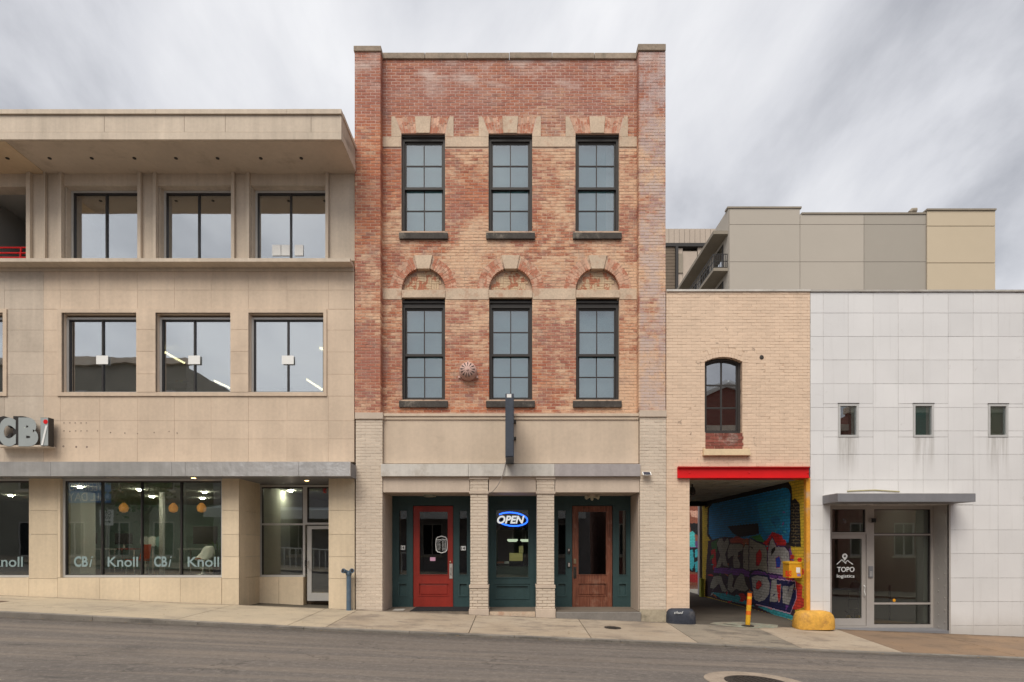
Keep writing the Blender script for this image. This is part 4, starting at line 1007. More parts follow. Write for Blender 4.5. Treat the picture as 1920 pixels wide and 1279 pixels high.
# porch floor and step
YP = 1.0; ZP = V(1138, YP)
pf = MB(); pf.box(pl1-.05, U(881)-.02, .0, 1.3, -.2, ZP); pf.box(C1[1]+.022, C2[0]-.022, .08, 1.3, -.2, ZP); pf.box(C2[1]+.022, pr0+.02, .06, 1.3, -.3, ZP); pf.box(C1[0]-.0, C1[1]+.02, .45, 1.3, -.2, ZP); pf.box(C2[0]-.02, C2[1]+.02, .45, 1.3, -.2, ZP)
pf.build('porch_floor', M['paveC'], bb); 
box('step', surf('dark_grey_step', (.20, .185, .17), .8, .3, 3, 20, .2), bb, C2[1]+.03, pr0+.015, -.06, .058, -.2, ZP-.012, .01)
box('base_course', M['stone'], bb, C1[1]+.03, C2[0]-.03, .03, .079, -.1, ZP-.01)
MB().hull([(pr0-.02, -.05, -.35), (pr1+.01, -.05, -.35), (pr1+.01, .12, -.35), (pr0-.02, .12, -.35)], [(pr0-.005, -.012, V(1143)), (pr1+.001, -.012, V(1143)), (pr1+.001, .12, V(1143)), (pr0-.005, .12, V(1143))]).build('pier_base', surf('mossy_base_concrete', (.36, .31, .23), .9, .3, 3, 20, .3, dirt=(.08, .075, .05), dirtamt=.8), bb)
# teal joinery
JX0, JX1 = pl1-.02, pr0+.02; ZH = V(923, .03)
def TR(a, b, c, d): return R(a, b, c, d, YP)
door1 = TR(774, 948, 850, 1138); door3 = TR(1072.5, 948, 1149, 1138); win_c = TR(930, 956, 991, 1083)
sls = [TR(748, 957, 763, 1078), TR(861, 957, 876, 1078), TR(1046, 957, 1061, 1078), TR(1160, 957, 1174.5, 1078)]
pnls = [TR(748, 1094, 763, 1117), TR(861, 1094, 876, 1117), TR(1046, 1094, 1061, 1117), TR(1160, 1094, 1174.5, 1117)]
cpan = TR(930, 1098, 991, 1122)
jo = MB(); jo.walls(JX0, JX1, ZP-.01, ZH, YP, YP+.08, [door1, door3, win_c, cpan]+sls+pnls); jo = jo.build('shopfront_joinery', M['teal'], bb)
for q in pnls+[cpan]:
    box('panel', M['tealp'], jo, q[0]-.002, q[1]+.002, YP+.03, YP+.07, q[2]-.002, q[3]+.002)
    MB().walls(q[0]-.02, q[1]+.02, q[2]-.02, q[3]+.02, YP-.012, YP+.03, [(q[0]+.01, q[1]-.01, q[2]+.01, q[3]-.01)]).build('moulding', M['tealp'], jo)
M['glassc'] = glass('clear_door_glass', .05, (.9, .94, .92), .02)
for q in sls+[win_c]:
    box('pane', M['glassc'] if q is win_c else M['glassd'], jo, q[0]-.002, q[1]+.002, YP+.04, YP+.046, q[2]-.002, q[3]+.002)
    MB().walls(q[0]-.018, q[1]+.018, q[2]-.018, q[3]+.018, YP-.010, YP+.03, [(q[0]+.006, q[1]-.006, q[2]+.006, q[3]-.006)]).build('bead', M['teal'], jo)
for a, b, c, d in ((751, 1023, 759, 1031), (864, 1024, 873, 1032)):
    x0, x1, z0, z1 = R(a, b, c, d, YP); pn = box('number_plate', M['letter'], jo, x0, x1, YP+.030, YP+.038, z0, z1); text('number', '14', M['black'], pn, (a+1, b+1.2, c-1, d-1.2), YP+.0295, .002, bold=.02)
# centre door look: stiles proud
MB().walls(U(920, YP), U(1001, YP), V(1140, YP), V(946, YP), YP-.02, YP-.0101, [(U(926, YP), U(995, YP), V(1086, YP), V(952, YP)), (U(927, YP), U(994, YP), V(1125, YP), V(1095, YP))]).build('door_stiles', M['teal'], jo)
def shopdoor(rct, g, p, mat_, side, label):
    x0, x1, z0, z1 = rct; x0 += .012; x1 -= .012; z1 -= .012
    Yd = YP+.02
    dm = MB().walls(x0, x1, z0, z1, Yd, Yd+.045, [g, p]).build('door', mat_, bb); dm['label'] = label
    box('panel', mat_, dm, p[0]+.035, p[1]-.035, Yd+.012, Yd+.04, p[2]+.03, p[3]-.03, .008); box('panel_back', mat_, dm, p[0], p[1], Yd+.024, Yd+.04, p[2], p[3])
    for q in (g, p): MB().walls(q[0]-.014, q[1]+.014, q[2]-.014, q[3]+.014, Yd-.009, Yd+.02, [(q[0]+.008, q[1]-.008, q[2]+.008, q[3]-.008)]).build('moulding', mat_, dm)
    box('pane', M['glassd'], dm, g[0], g[1], Yd+.022, Yd+.028, g[2], g[3])
    for zz_ in (.2, .75, 1.35, 1.9): box('hinge', M['iron'], dm, (x0-.008 if side > 0 else x1), (x0 if side > 0 else x1+.008), Yd-.012, Yd+.002, z0+zz_, z0+zz_+.09)
    return dm
d1 = shopdoor(door1, TR(786, 959, 840, 1078), TR(785, 1094, 841, 1117), M['red'], 1, 'red painted half-glazed door')
brass = plain('worn_brass', (.36, .29, .19), .35, .8)
x0, x1, z0, z1 = TR(842.5, 1057, 848.5, 1085); hp = box('handle', M['alug'], d1, x0, x1, YP+.008, YP+.019, z0, z1, .003)
MB().tube([(U(845.5, YP), YP+.008, V(1063, YP)), (U(845.5, YP), YP-.04, V(1065, YP)), (U(845.5, YP), YP-.04, V(1075, YP)), (U(845.5, YP), YP+.008, V(1078, YP))], .009, 8).build('pull', M['alug'], d1, smooth=True)
MB().lathe([(.018, 0), (.02, .015), (.01, .02)], (U(844.5, YP), YP+.018, V(1054, YP)), 12, 'y').build('lock', brass, d1)
d3 = shopdoor(door3, TR(1084, 959, 1137, 1078), TR(1084, 1094, 1137, 1117), M['wood'], -1, 'brown stained wooden half-glazed door')
MB().tube([(U(1078, YP), YP+.018, V(1064, YP)), (U(1078, YP), YP-.04, V(1066, YP)), (U(1078, YP), YP-.045, V(1078, YP)), (U(1078, YP), YP+.018, V(1084, YP))], .01, 8).build('handle', M['iron'], d3, smooth=True)
x0, x1, z0, z1 = TR(1075.5, 1048, 1080.5, 1057); box('lock', brass, d3, x0, x1, YP, YP+.019, z0, z1, .003)
x0, x1, z0, z1 = TR(1075, 1063, 1081, 1084.5); box('handle_plate', M['iron'], d3, x0, x1, YP+.012, YP+.0195, z0, z1, .003)
for (a, b, c, d, lab, cat) in ((1064, 1028, 1069, 1038, 'small black door intercom on the green frame left of the brown door', 'intercom'), (1064, 1054, 1069.5, 1064, 'small black keypad under the intercom left of the brown door', 'keypad')):
    x0, x1, z0, z1 = TR(a, b, c, d); t_ = thing(cat if cat != 'keypad' else 'keypad', lab, cat, ((x0+x1)/2, YP, z0))
    box('casing', M['black'], t_, x0, x1, YP-.03, YP-.001, z0, z1, .006); box('face_plate' if cat == 'intercom' else 'key_field', M['alug'], t_, x0+.015, x1-.015, YP-.034, YP-.030, z0+(.06 if cat == 'intercom' else .02), z1-.02)
# notice on the red door
nb = thing('door_notice', 'white ornate opening hours notice on the glass of the red door', 'notice', (U(827, YP), YP, V(1037, YP)))
Yn = YP+.040; x0, x1, z0, z1 = R(816.5, 1006, 838.5, 1036, YP)
cxn, czn = (x0+x1)/2, (z0+z1)/2
def ornate(k):
    pts = []
    W_, H_ = (x1-x0)/2*k, (z1-z0)/2*k
    for i in range(48):
        a = 2*math.pi*i/48; c_, s_ = math.cos(a), math.sin(a)
        r_ = 1/((abs(c_)**5+abs(s_)**5)**.2); r_ *= 1+.10*max(0, math.cos(2*a+math.pi))**8+.04*max(0, math.cos(2*a))**8-.05*(abs(abs(math.degrees(a) % 90-45)) < 6)
        pts.append((cxn+W_*c_*r_, czn+H_*s_*r_))
    return pts
o1, o2 = ornate(1.), ornate(.9); m_ = MB(); n = 48
for k in range(n):
    j = (k+1) % n; q = len(m_.v); m_.v += [(o1[k][0], YP+.036, o1[k][1]), (o1[j][0], YP+.036, o1[j][1]), (o2[j][0], YP+.036, o2[j][1]), (o2[k][0], YP+.036, o2[k][1])]; m_.f.append((q, q+1, q+2, q+3)); m_.m.append(0)
m_.build('border', M['letter'], nb)
text('heading', 'Business Hours', M['letter'], nb, (818, 1010, 837, 1013.5), YP+.037, .002, bold=.02)
days = ['Monday', 'Tuesday', 'Wednesday', 'Thursday', 'Friday', 'Saturday', 'Sunday']
for k, dn in enumerate(days):
    text('line', '%s' % dn, M['letter'], nb, (818.5, 1015+k*2.5, 826, 1016.8+k*2.5), YP+.037, .002, bold=.01)
    text('line', '9-5' if k < 5 else 'closed', M['letter'], nb, (829, 1015+k*2.5, 836, 1016.8+k*2.5), YP+.037, .002, bold=.01)
x0, x1, z0, z1 = R(806, 1045, 816, 1052, YP); tag(box('sticker', plain('pink_sticker', (.62, .35, .50), .6), None, x0, x1, YP+.034, YP+.038, z0, z1), 'small pink sticker on the glass of the red door', 'sticker')
# interior
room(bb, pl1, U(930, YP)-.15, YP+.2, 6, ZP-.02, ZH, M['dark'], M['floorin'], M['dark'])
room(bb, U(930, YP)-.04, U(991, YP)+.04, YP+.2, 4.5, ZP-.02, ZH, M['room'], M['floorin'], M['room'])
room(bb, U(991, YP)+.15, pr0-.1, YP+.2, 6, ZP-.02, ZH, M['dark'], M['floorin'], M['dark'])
m_ = MB(); m_.box(BX0, BX1, .56, 6.2, ZH+.15, ZH+.3); m_.build('floor_slab', M['dark'], bb)
# open sign
op = thing('open_sign', 'blue and white oval OPEN sign behind the glass of the centre door', 'sign', (U(960, YP), YP, V(990, YP)))
bl = emit('blue_neon', (.02, .12, .95), 1.6)
pts = [(U(960+29*math.cos(a), YP), YP+.032, V(973.5-12.5*math.sin(a)+2*math.cos(a), YP)) for a in np.linspace(-2.75, 2.55, 40)]
MB().tube(pts, .016, 8).build('oval_tube', bl, op, smooth=True)
text('lettering', 'OPEN', emit('white_neon', (.85, .88, .88), .35), op, (932, 967, 983.5, 982), YP+.015, .02, bold=.035, shear=.25)
text('lettering_back', 'OPEN', M['black'], op, (931, 966, 984.5, 983), YP+.03, .004, bold=.075, shear=.25)
x0, x1, z0, z1 = R(930.5, 958, 990.5, 994, YP); box('backboard', M['dark'], op, x0, x1, YP+.06, YP+.065, z0, z1)
# paper notices in centre door
for k, (a, b, c, d, cc, lab) in enumerate(((955, 1037, 980, 1052, (.85, .74, .30), 'yellow landscape paper in the centre door glass'), (973, 1024, 981, 1036.5, (.82, .74, .34), 'small yellow portrait paper above the larger yellow paper'), (946, 1052.6, 954, 1057, (.6, .6, .55), 'small white card left of the yellow paper'), (931, 1053, 945, 1056.5, (.30, .12, .06), 'brown strip of card at the left of the centre door glass'))):
    x0, x1, z0, z1 = R(a, b, c, d, YP); tag(box('paper_notice', plain('paper_%d' % k, cc, .7), None, x0, x1, YP+.052+k*.002, YP+.0535+k*.002, z0, z1), lab, 'notice')
x0, x1, z0, z1 = R(930, 1060, 991, 1083, YP); tag(box('counter', plain('dull_green_counter', (.10, .14, .11), .7), None, U(930, YP)-.03, U(991, YP)+.03, YP+.25, YP+.8, ZP, V(1062, YP+.25)), 'dull green counter behind the centre door glass', 'counter')
tag(box('dark_shelf_box', plain('slate_box', (.03, .04, .06), .7), None, U(955, YP), U(982, YP), YP+.3, YP+.5, V(1061.5, YP+.25)+.002, V(1050, YP+.3)), 'dark blue box on the counter behind the centre door glass', 'box')
for k, (px, Y_) in enumerate(((961, 2.2), (985, 3.0))):
    t_ = thing('ceiling_or_fill_light', ['pale round lamp seen left through the centre door glass', 'pale round lamp seen right through the centre door glass'][k], 'lamp', (U(px, Y_), Y_, V(1016, Y_)), 'lamps behind the centre door')
    MB().lathe([(.10, 0), (.14, .04), (.13, .07)], (U(px, Y_), Y_, V(1016, Y_)), 16).build('shade', emit('lamp_glass', (.8, .9, .65), .45), t_, smooth=True); MB().tube([(U(px, Y_), Y_, V(1016, Y_)+.07), (U(px, Y_), Y_, ZH)], .008, 6).build('stem', M['alug'], t_)
# lights on porch ceiling
dl = thing('porch_light', 'flat round porch light on the ceiling above the red door', 'lamp', (U(806, .7), .7, ZH-.05))
MB().lathe([(.09, -.055), (.14, -.045), (.145, -.02), (.15, -.002)], (U(806, .7), .7, ZH), 20).build('shade', surf('dull_lamp_glass', (.30, .31, .25), .5), dl, smooth=True)
fl_ = thing('floodlight', 'cream twin-head security light on the ceiling above the brown door', 'lamp', (U(1110, .6), .6, ZH-.1))
xq = U(1110, .6); MB().box(xq-.06, xq+.06, .55, .67, ZH-.04, ZH-.002).build('base', M['trim'], fl_)
cream = plain('cream_plastic', (.50, .47, .36), .5)
for s_ in (-1, 1): MB().tube([(xq+s_*.02, .6, ZH-.045), (xq+s_*.09, .57, ZH-.06), (xq+s_*.14, .53, ZH-.075)], [.02, .03, .05], 12).build('lamp_head', cream, fl_, smooth=True)
MB().lathe([(.035, 0), (.04, -.05), (.03, -.09), (.01, -.1)], (xq, .6, ZH-.04), 14).build('sensor', cream, fl_, smooth=True)
mt = thing('doormat', 'black ribbed rubber doormat in front of the red door', 'doormat', (U(822, .5), .4, ZP))
box('base', M['rubber'], mt, U(768, .0), U(879.5, .35), .02, .88, ZP+.002, ZP+.012)
rr = MB()
for i in range(40): yy = .04+i*.021; rr.box(U(768)+.02, U(879.5, .35)-.02, yy, yy+.012, ZP+.0121, ZP+.018)
rr.build('rib', M['rubber'], mt)['kind'] = 'stuff'
tag(box('threshold_plate', M['zinc'], None, U(737, .25), U(757, .25), .18, .5, ZP+.002, ZP+.008), 'small pale plate on the porch floor left of the doormat', 'plate')
so_ = thing('solar_light', 'small solar light tilted on the right painted brick pier', 'lamp', (U(1212), -.1, V(893)))
x0, x1 = U(1205, -.1), U(1221, -.1); zt = V(885, -.1); zb = V(892, -.1)
MB().hull([(x0, -.13, zb), (x1, -.13, zb), (x1, -.03, zt-.01), (x0, -.03, zt-.01)], [(x0, -.14, zb+.015), (x1, -.14, zb+.015), (x1, -.04, zt+.01), (x0, -.04, zt+.01)]).build('casing', M['white'], so_)
MB().hull([(x0+.02, -.1395, zb+.022), (x1-.02, -.1395, zb+.022), (x1-.02, -.05, zt+.004), (x0+.02, -.05, zt+.004)], [(x0+.02, -.1415, zb+.024), (x1-.02, -.1415, zb+.024), (x1-.02, -.052, zt+.006), (x0+.02, -.052, zt+.006)]).build('solar_cell', plain('solar_cell', (.03, .035, .06), .25), so_)
box('bracket', M['white'], so_, (x0+x1)/2-.02, (x0+x1)/2+.02, -.06, 0, zb, zb+.03)
# projecting sign
bs = thing('projecting_sign', 'tall blue-black projecting blade sign seen edge-on above the porch', 'sign', (U(955, -1), -.5, V(868)))
xs0, xs1 = U(947.5, -1.05), U(963.5, -1.05); zt, zb = V(738, -1.05), V(857, -1.05)
box('sign_box', M['bluesign'], bs, xs0, xs1, -1.05, -.02, zb, zt, .004); box('edge_trim', M['bluesign'], bs, xs0+.012, xs1-.012, -1.062, -1.051, zb+.02, zt-.03)
for py in (760, 790, 822): box('bracket', M['iron'], bs, xs1, xs1+.05, -.03, YS-.001, V(py)-.03, V(py)+.03) if py != 760 else None
box('label_plate', M['white'], bs, xs0+.03, xs1-.05, -1.067, -1.063, V(745.5, -1.06), V(739, -1.06))
for k in range(7): MB().lathe([(.006, 0), (.006, .004)], (xs1-.02, -1.0625, zt-.1-k*.17), 8, 'y').build('rivet', M['black'], bs)
cb_ = MB().tube([(U(948.5), -.07, V(866, -.1)), (U(946), -.09, V(880)), (U(941), -.09, V(897)), (U(933), -.08, V(912)), (U(924), -.05, V(922)), (U(917), .0, V(925))], .009, 6)
tag(cb_.build('cable', surf('grey_cable', (.25, .22, .2), .6), smooth=True), 'thin loose grey cable drooping from the blade sign to the left brick column', 'cable')
# round vent
rv = thing('round_vent', 'rusty mauve bowl-shaped vent with radial slots between the first and second windows', 'vent', (U(877, YW), YW, V(713, YW)))
c_ = (U(877, YW-.15), YW, V(694, YW-.15)); r0 = .195
MB().lathe([(r0*1.02, -.0), (r0*1.03, .05), (r0*.98, .11), (r0*.80, .17), (r0*.5, .205), (r0*.15, .215), (.01, .216)], c_, 32, 'y').build('bowl', M['mauve'], rv, smooth=True)
for k in range(13):
    a = 2*math.pi*k/13+.1; u_ = Vector((math.cos(a), 0, math.sin(a)))
    p_ = [Vector(c_)+u_*r0*.36+Vector((0, -.211, 0)), Vector(c_)+u_*r0*.58+Vector((0, -.197, 0)), Vector(c_)+u_*r0*.80+Vector((0, -.176, 0))]
    MB().tube(p_, [.004, .009, .013], 8).build('slot', M['black'], rv)
MB().lathe([(.03, .2), (.03, .23), (.015, .235)], c_, 14, 'y').build('boss', M['mauve'], rv)
for s_ in (-1, 1): box('lug', M['mauve'], rv, c_[0]+s_*.2-.025, c_[0]+s_*.2+.025, YW-.03, YW-.001, c_[2]-.14, c_[2]-.09)
box('lug', M['mauve'], rv, c_[0]-.02, c_[0]+.02, YW-.03, YW-.001, c_[2]+.19, c_[2]+.24)

# ================================================================ ALLEY BUILDING (peach painted brick)
ab = thing('alley_building', 'two storey peach painted brick building with arched window over the covered alley', 'building', (5.2, 0, -.2))
AX0, AX1 = U(1249.5), U(1519); ZAT = V(546.5); OX0, OX1 = U(1293), U(1517); ZO = V(897)
aw = R(1321.5, 678, 1392, 812); acx = (aw[0]+aw[1])/2; ahw = (aw[1]-aw[0])/2; rise = V(669)-V(678); Ra = (ahw**2+rise**2)/(2*rise); zcA = V(669)-Ra
ARS = V(669)
def ablk(z, e_=0.):
    r_ = []
    if aw[2] < z < aw[3]: r_.append((aw[0], aw[1]))
    elif aw[3] <= z < ARS: h = math.sqrt(max(0, Ra**2-(z-zcA)**2)); r_.append((acx-h, acx+h))
    if z < V(876): r_.append((OX0, OX1+.2)) if z < ZO else r_.append((U(1271.5), OX1+.2))
    return r_
def ablk2(z):
    r_ = ablk(z)
    if V(842) < z <= aw[2]: r_.append((U(1322.5), U(1394)))
    if V(855) < z <= V(842): r_.append((U(1317), U(1406)))
    ro = Ra+.20; zz_ = z
    if aw[3]-.02 < z < zcA+ro:
        h = math.sqrt(max(0, ro**2-(z-zcA)**2)); h = min(h, ahw+.12); r_.append((acx-h, acx+h))
    return sorted(r_)
ab_ = Bricks(); ab_.lay(AX0, AX1, -.1, V(547), 0, .1, 0, ablk2, gap=.005, jit=.002)
ab_.emit(ab, [M['abrick']])
backing('wall', M['amortar'], ab, AX0+.004, AX1-.002, -.35, V(547), .004, .45, ablk)
# left jamb pier solid
MB().box(AX0+.01, OX0-.004, .45, 7.4, -.4, ZO-.0).build('alley_left_wall', M['abrick'], ab)
# arch voussoirs
a_h = math.asin(ahw/Ra); NV = 13
for ring in range(2):
    for i in range(NV):
        a0 = -a_h+2*a_h*i/NV; a1 = a0+2*a_h/NV; r0 = Ra+ring*.1; r1 = r0+.095; g = .003/Ra
        MB().prism([(acx+r0*math.sin(a0+g), zcA+r0*math.cos(a0+g)), (acx+r0*math.sin(a1-g), zcA+r0*math.cos(a1-g)), (acx+r1*math.sin(a1-g), zcA+r1*math.cos(a1-g)), (acx+r1*math.sin(a0+g), zcA+r1*math.cos(a0+g))], random.uniform(-.003, .003), .2).build('voussoir', M['abrick'], ab)
for s_ in (-1, 1):   # filler bricks beside the arch
    x0_ = acx+s_*(ahw+.12) ; 
    for k in range(3): box('brick', M['abrick'], ab, min(acx+s_*(ahw+.004), x0_), max(acx+s_*(ahw+.004), x0_), .0, .1, aw[3]-.02+k*CH, aw[3]-.02+(k+1)*CH-.006)
# raw brick patch below window
px0, px1, pz0, pz1 = R(1322.5, 812, 1394, 842)
rows = 5; hh = (pz1-pz0)/rows
for r_ in range(rows):
    x = px0-(BW/2 if r_ % 2 else 0)
    while x < px1:
        a, b = max(x, px0)+.004, min(x+BW, px1)-.004
        if b-a > .03: box('brick', M['rawbrick'], ab, a, b, -.006+random.uniform(-.003, .003), .2, pz0+r_*hh+.005, pz0+(r_+1)*hh-.004)
        x += BW
MB().hull([(U(1317), -.10, V(855)), (U(1405), -.10, V(855)), (U(1405), .1, V(855)), (U(1317), .1, V(855))], [(U(1317)+.02, -.08, V(843)), (U(1405)-.02, -.08, V(843)), (U(1405)-.02, .1, V(841)), (U(1317)+.02, .1, V(841))]).build('sill', surf('painted_sill_cream', (.62, .48, .31), .7, .2, 3, 20, .15), ab, bevel=.008)
# arched window
Yw = .14
def arcpts(k, n=12, e_=0.):
    R_ = Ra-k; hw = ahw-k; a_ = math.asin(min(1, hw/R_)); zc_ = zcA
    return [(acx+R_*math.sin(a_-2*a_*i/n), zc_+R_*math.cos(a_-2*a_*i/n)) for i in range(n+1)]
def ringframe(k0, k1, y0, y1, mt, name, parent):
    o_ = [(acx-ahw+k0, aw[2]+k0), (acx+ahw-k0, aw[2]+k0)]+arcpts(k0); i_ = [(acx-ahw+k1, aw[2]+k1), (acx+ahw-k1, aw[2]+k1)]+arcpts(k1)
    m_ = MB(); n = len(o_)
    for k in range(n):
        j = (k+1) % n; m_.prism([o_[k], o_[j], i_[j], i_[k]], y0, y1)
    return m_.build(name, mt, parent)
wf = ringframe(0.002, .055, Yw-.03, Yw+.1, M['frame'], 'window', ab); ringframe(.05, .085, Yw, Yw+.05, M['frame'], 'sash', wf)
box('muntin', M['frame'], wf, acx-.017, acx+.017, Yw+.005, Yw+.045, aw[2]+.08, ARS-.08)
for py in (722.5, 765): box('muntin', M['frame'], wf, aw[0]+.08, aw[1]-.08, Yw+.006, Yw+.044, V(py, Yw)-.017, V(py, Yw)+.017)
zr = [aw[2]+.07, V(765, Yw), V(722.5, Yw), None]
gA = glass('dark_arched_glass', .34, (.35, .37, .37), .03)
for s_ in (-1, 1):
    for k in range(2): box('pane', gA, wf, *sorted((acx+s_*.016, acx+s_*(ahw-.075))), Yw+.02, Yw+.026, zr[k]+.016, zr[k+1]-.016)
    ar = [p for p in arcpts(.075, 16) if (p[0]-acx)*s_ >= .016]; ar = ar if s_ > 0 else ar
    poly = [(acx+.016, zr[2]+.016), (acx+ahw-.075, zr[2]+.016)]+ar+[(acx+.016, zcA+Ra-.075)] if s_ > 0 else [(acx-ahw+.075, zr[2]+.016), (acx-.016, zr[2]+.016), (acx-.016, zcA+Ra-.075)]+ar
    MB().prism(poly, Yw+.02, Yw+.026).build('pane', gA, wf)
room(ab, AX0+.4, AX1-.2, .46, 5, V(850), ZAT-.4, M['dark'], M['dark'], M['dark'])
MB().lathe([(.035, 0), (.05, .004), (.02, .01)], (U(1428), -.002, V(670)), 8, 'y').build('anchor_hole', M['iron'], ab)
# red beam
rb = thing('steel_beam', 'bright red steel beam across the top of the alley opening', 'beam', (5.2, -.05, V(897)))
x0, x1 = U(1271, -.06), U(1519, -.06)-.012
m_ = MB(); zt, zb = V(875.5, -.06), V(896.5, -.06); box('web', M['redp'], rb, x0, x1, -.03, .0-.004, zb+.012, zt-.012); box('flange', M['redp'], rb, x0, x1, -.085, -.004, zt-.0119, zt); box('flange', M['redp'], rb, x0, x1, -.085, -.004, zb, zb+.0119)
box('soffit_plate', M['redp'], rb, OX0, OX1, -.003, .30, zb+.001, zb+.012)
for px in (1292, 1404, 1514): MB().lathe([(.018, 0), (.018, .012), (.008, .016)], (U(px), -.031, (zt+zb)/2), 10, 'y').build('bolt', M['redp'], rb)
# roof coping over both
box('coping', M['zinc'], ab, AX0, AX1, -.03, .4, ZAT-.006, ZAT+.035); box('roof', M['ground'], ab, AX0, AX1, .4, 7.45, ZAT-.35, ZAT-.3); 
m_ = MB(); m_.box(AX0+.01, AX0+.2, .46, 7.25, ZO+.4, ZAT-.35); m_.box(AX0+.2, AX1-.01, 7.25, 7.45, ZO+.17, ZAT-.01); m_.build('rear_wall', M['abrick'], ab)
# ceiling of the alley: boards
cl_ = MB().box(OX0-.02, OX1+.12, .31, 7.4, ZO+.06, ZO+.16).build('alley_ceiling', M['dark'], ab)
nb_ = 18; bw_ = (OX1+.1-OX0)/nb_
for i in range(nb_): box('board', M['boards'], cl_, OX0+i*bw_+.004, OX0+(i+1)*bw_-.004, .31, 7.38, ZO+.03+random.uniform(-.003, .003), ZO+.059)
box('rear_beam', M['dark'], ab, OX0-.02, OX1, 7.0, 7.38, V(948, 7.0), ZO+.03)
# mural wall
XW = U(1517)
def raster(polys, P, Q):
    """P,Q arrays of photo-zoom coordinates -> rgb"""
    rgb = np.zeros(P.shape+(3,)); 
    def inside(poly):
        r_ = np.zeros(P.shape, bool); n = len(poly)
        for i in range(n):
            (xa, ya), (xb, yb) = poly[i], poly[(i+1) % n]
            if ya == yb: continue
            c_ = ((ya > Q) != (yb > Q)) & (P < (xb-xa)*(Q-ya)/(yb-ya)+xa); r_ ^= c_
        return r_
    def dil(m, k):
        o_ = m.copy()
        for dx in range(-k, k+1):
            for dy in range(-k, k+1):
                if dx*dx+dy*dy <= k*k: o_ |= np.roll(np.roll(m, dx, 0), dy, 1)
        return o_
    for e_ in polys:
        col, poly = e_[0], e_[1]; m_ = inside(poly) if not (isinstance(poly, tuple)) else ((P-poly[0])**2+(Q-poly[1])**2 < poly[2]**2)
        if len(e_) > 2:
            for (k, c2) in e_[2]: rgb[dil(m_, k)] = c2
        rgb[m_] = col
    return rgb
SIL, SIL2 = (.20, .195, .165), (.25, .25, .25); RED = (.45, .02, .02); NAV = (.012, .014, .06); BLK = (.01, .01, .012); PNK = (.55, .25, .35); TEA = (.03, .22, .26); PUR = (.12, .04, .2)
big = 99999
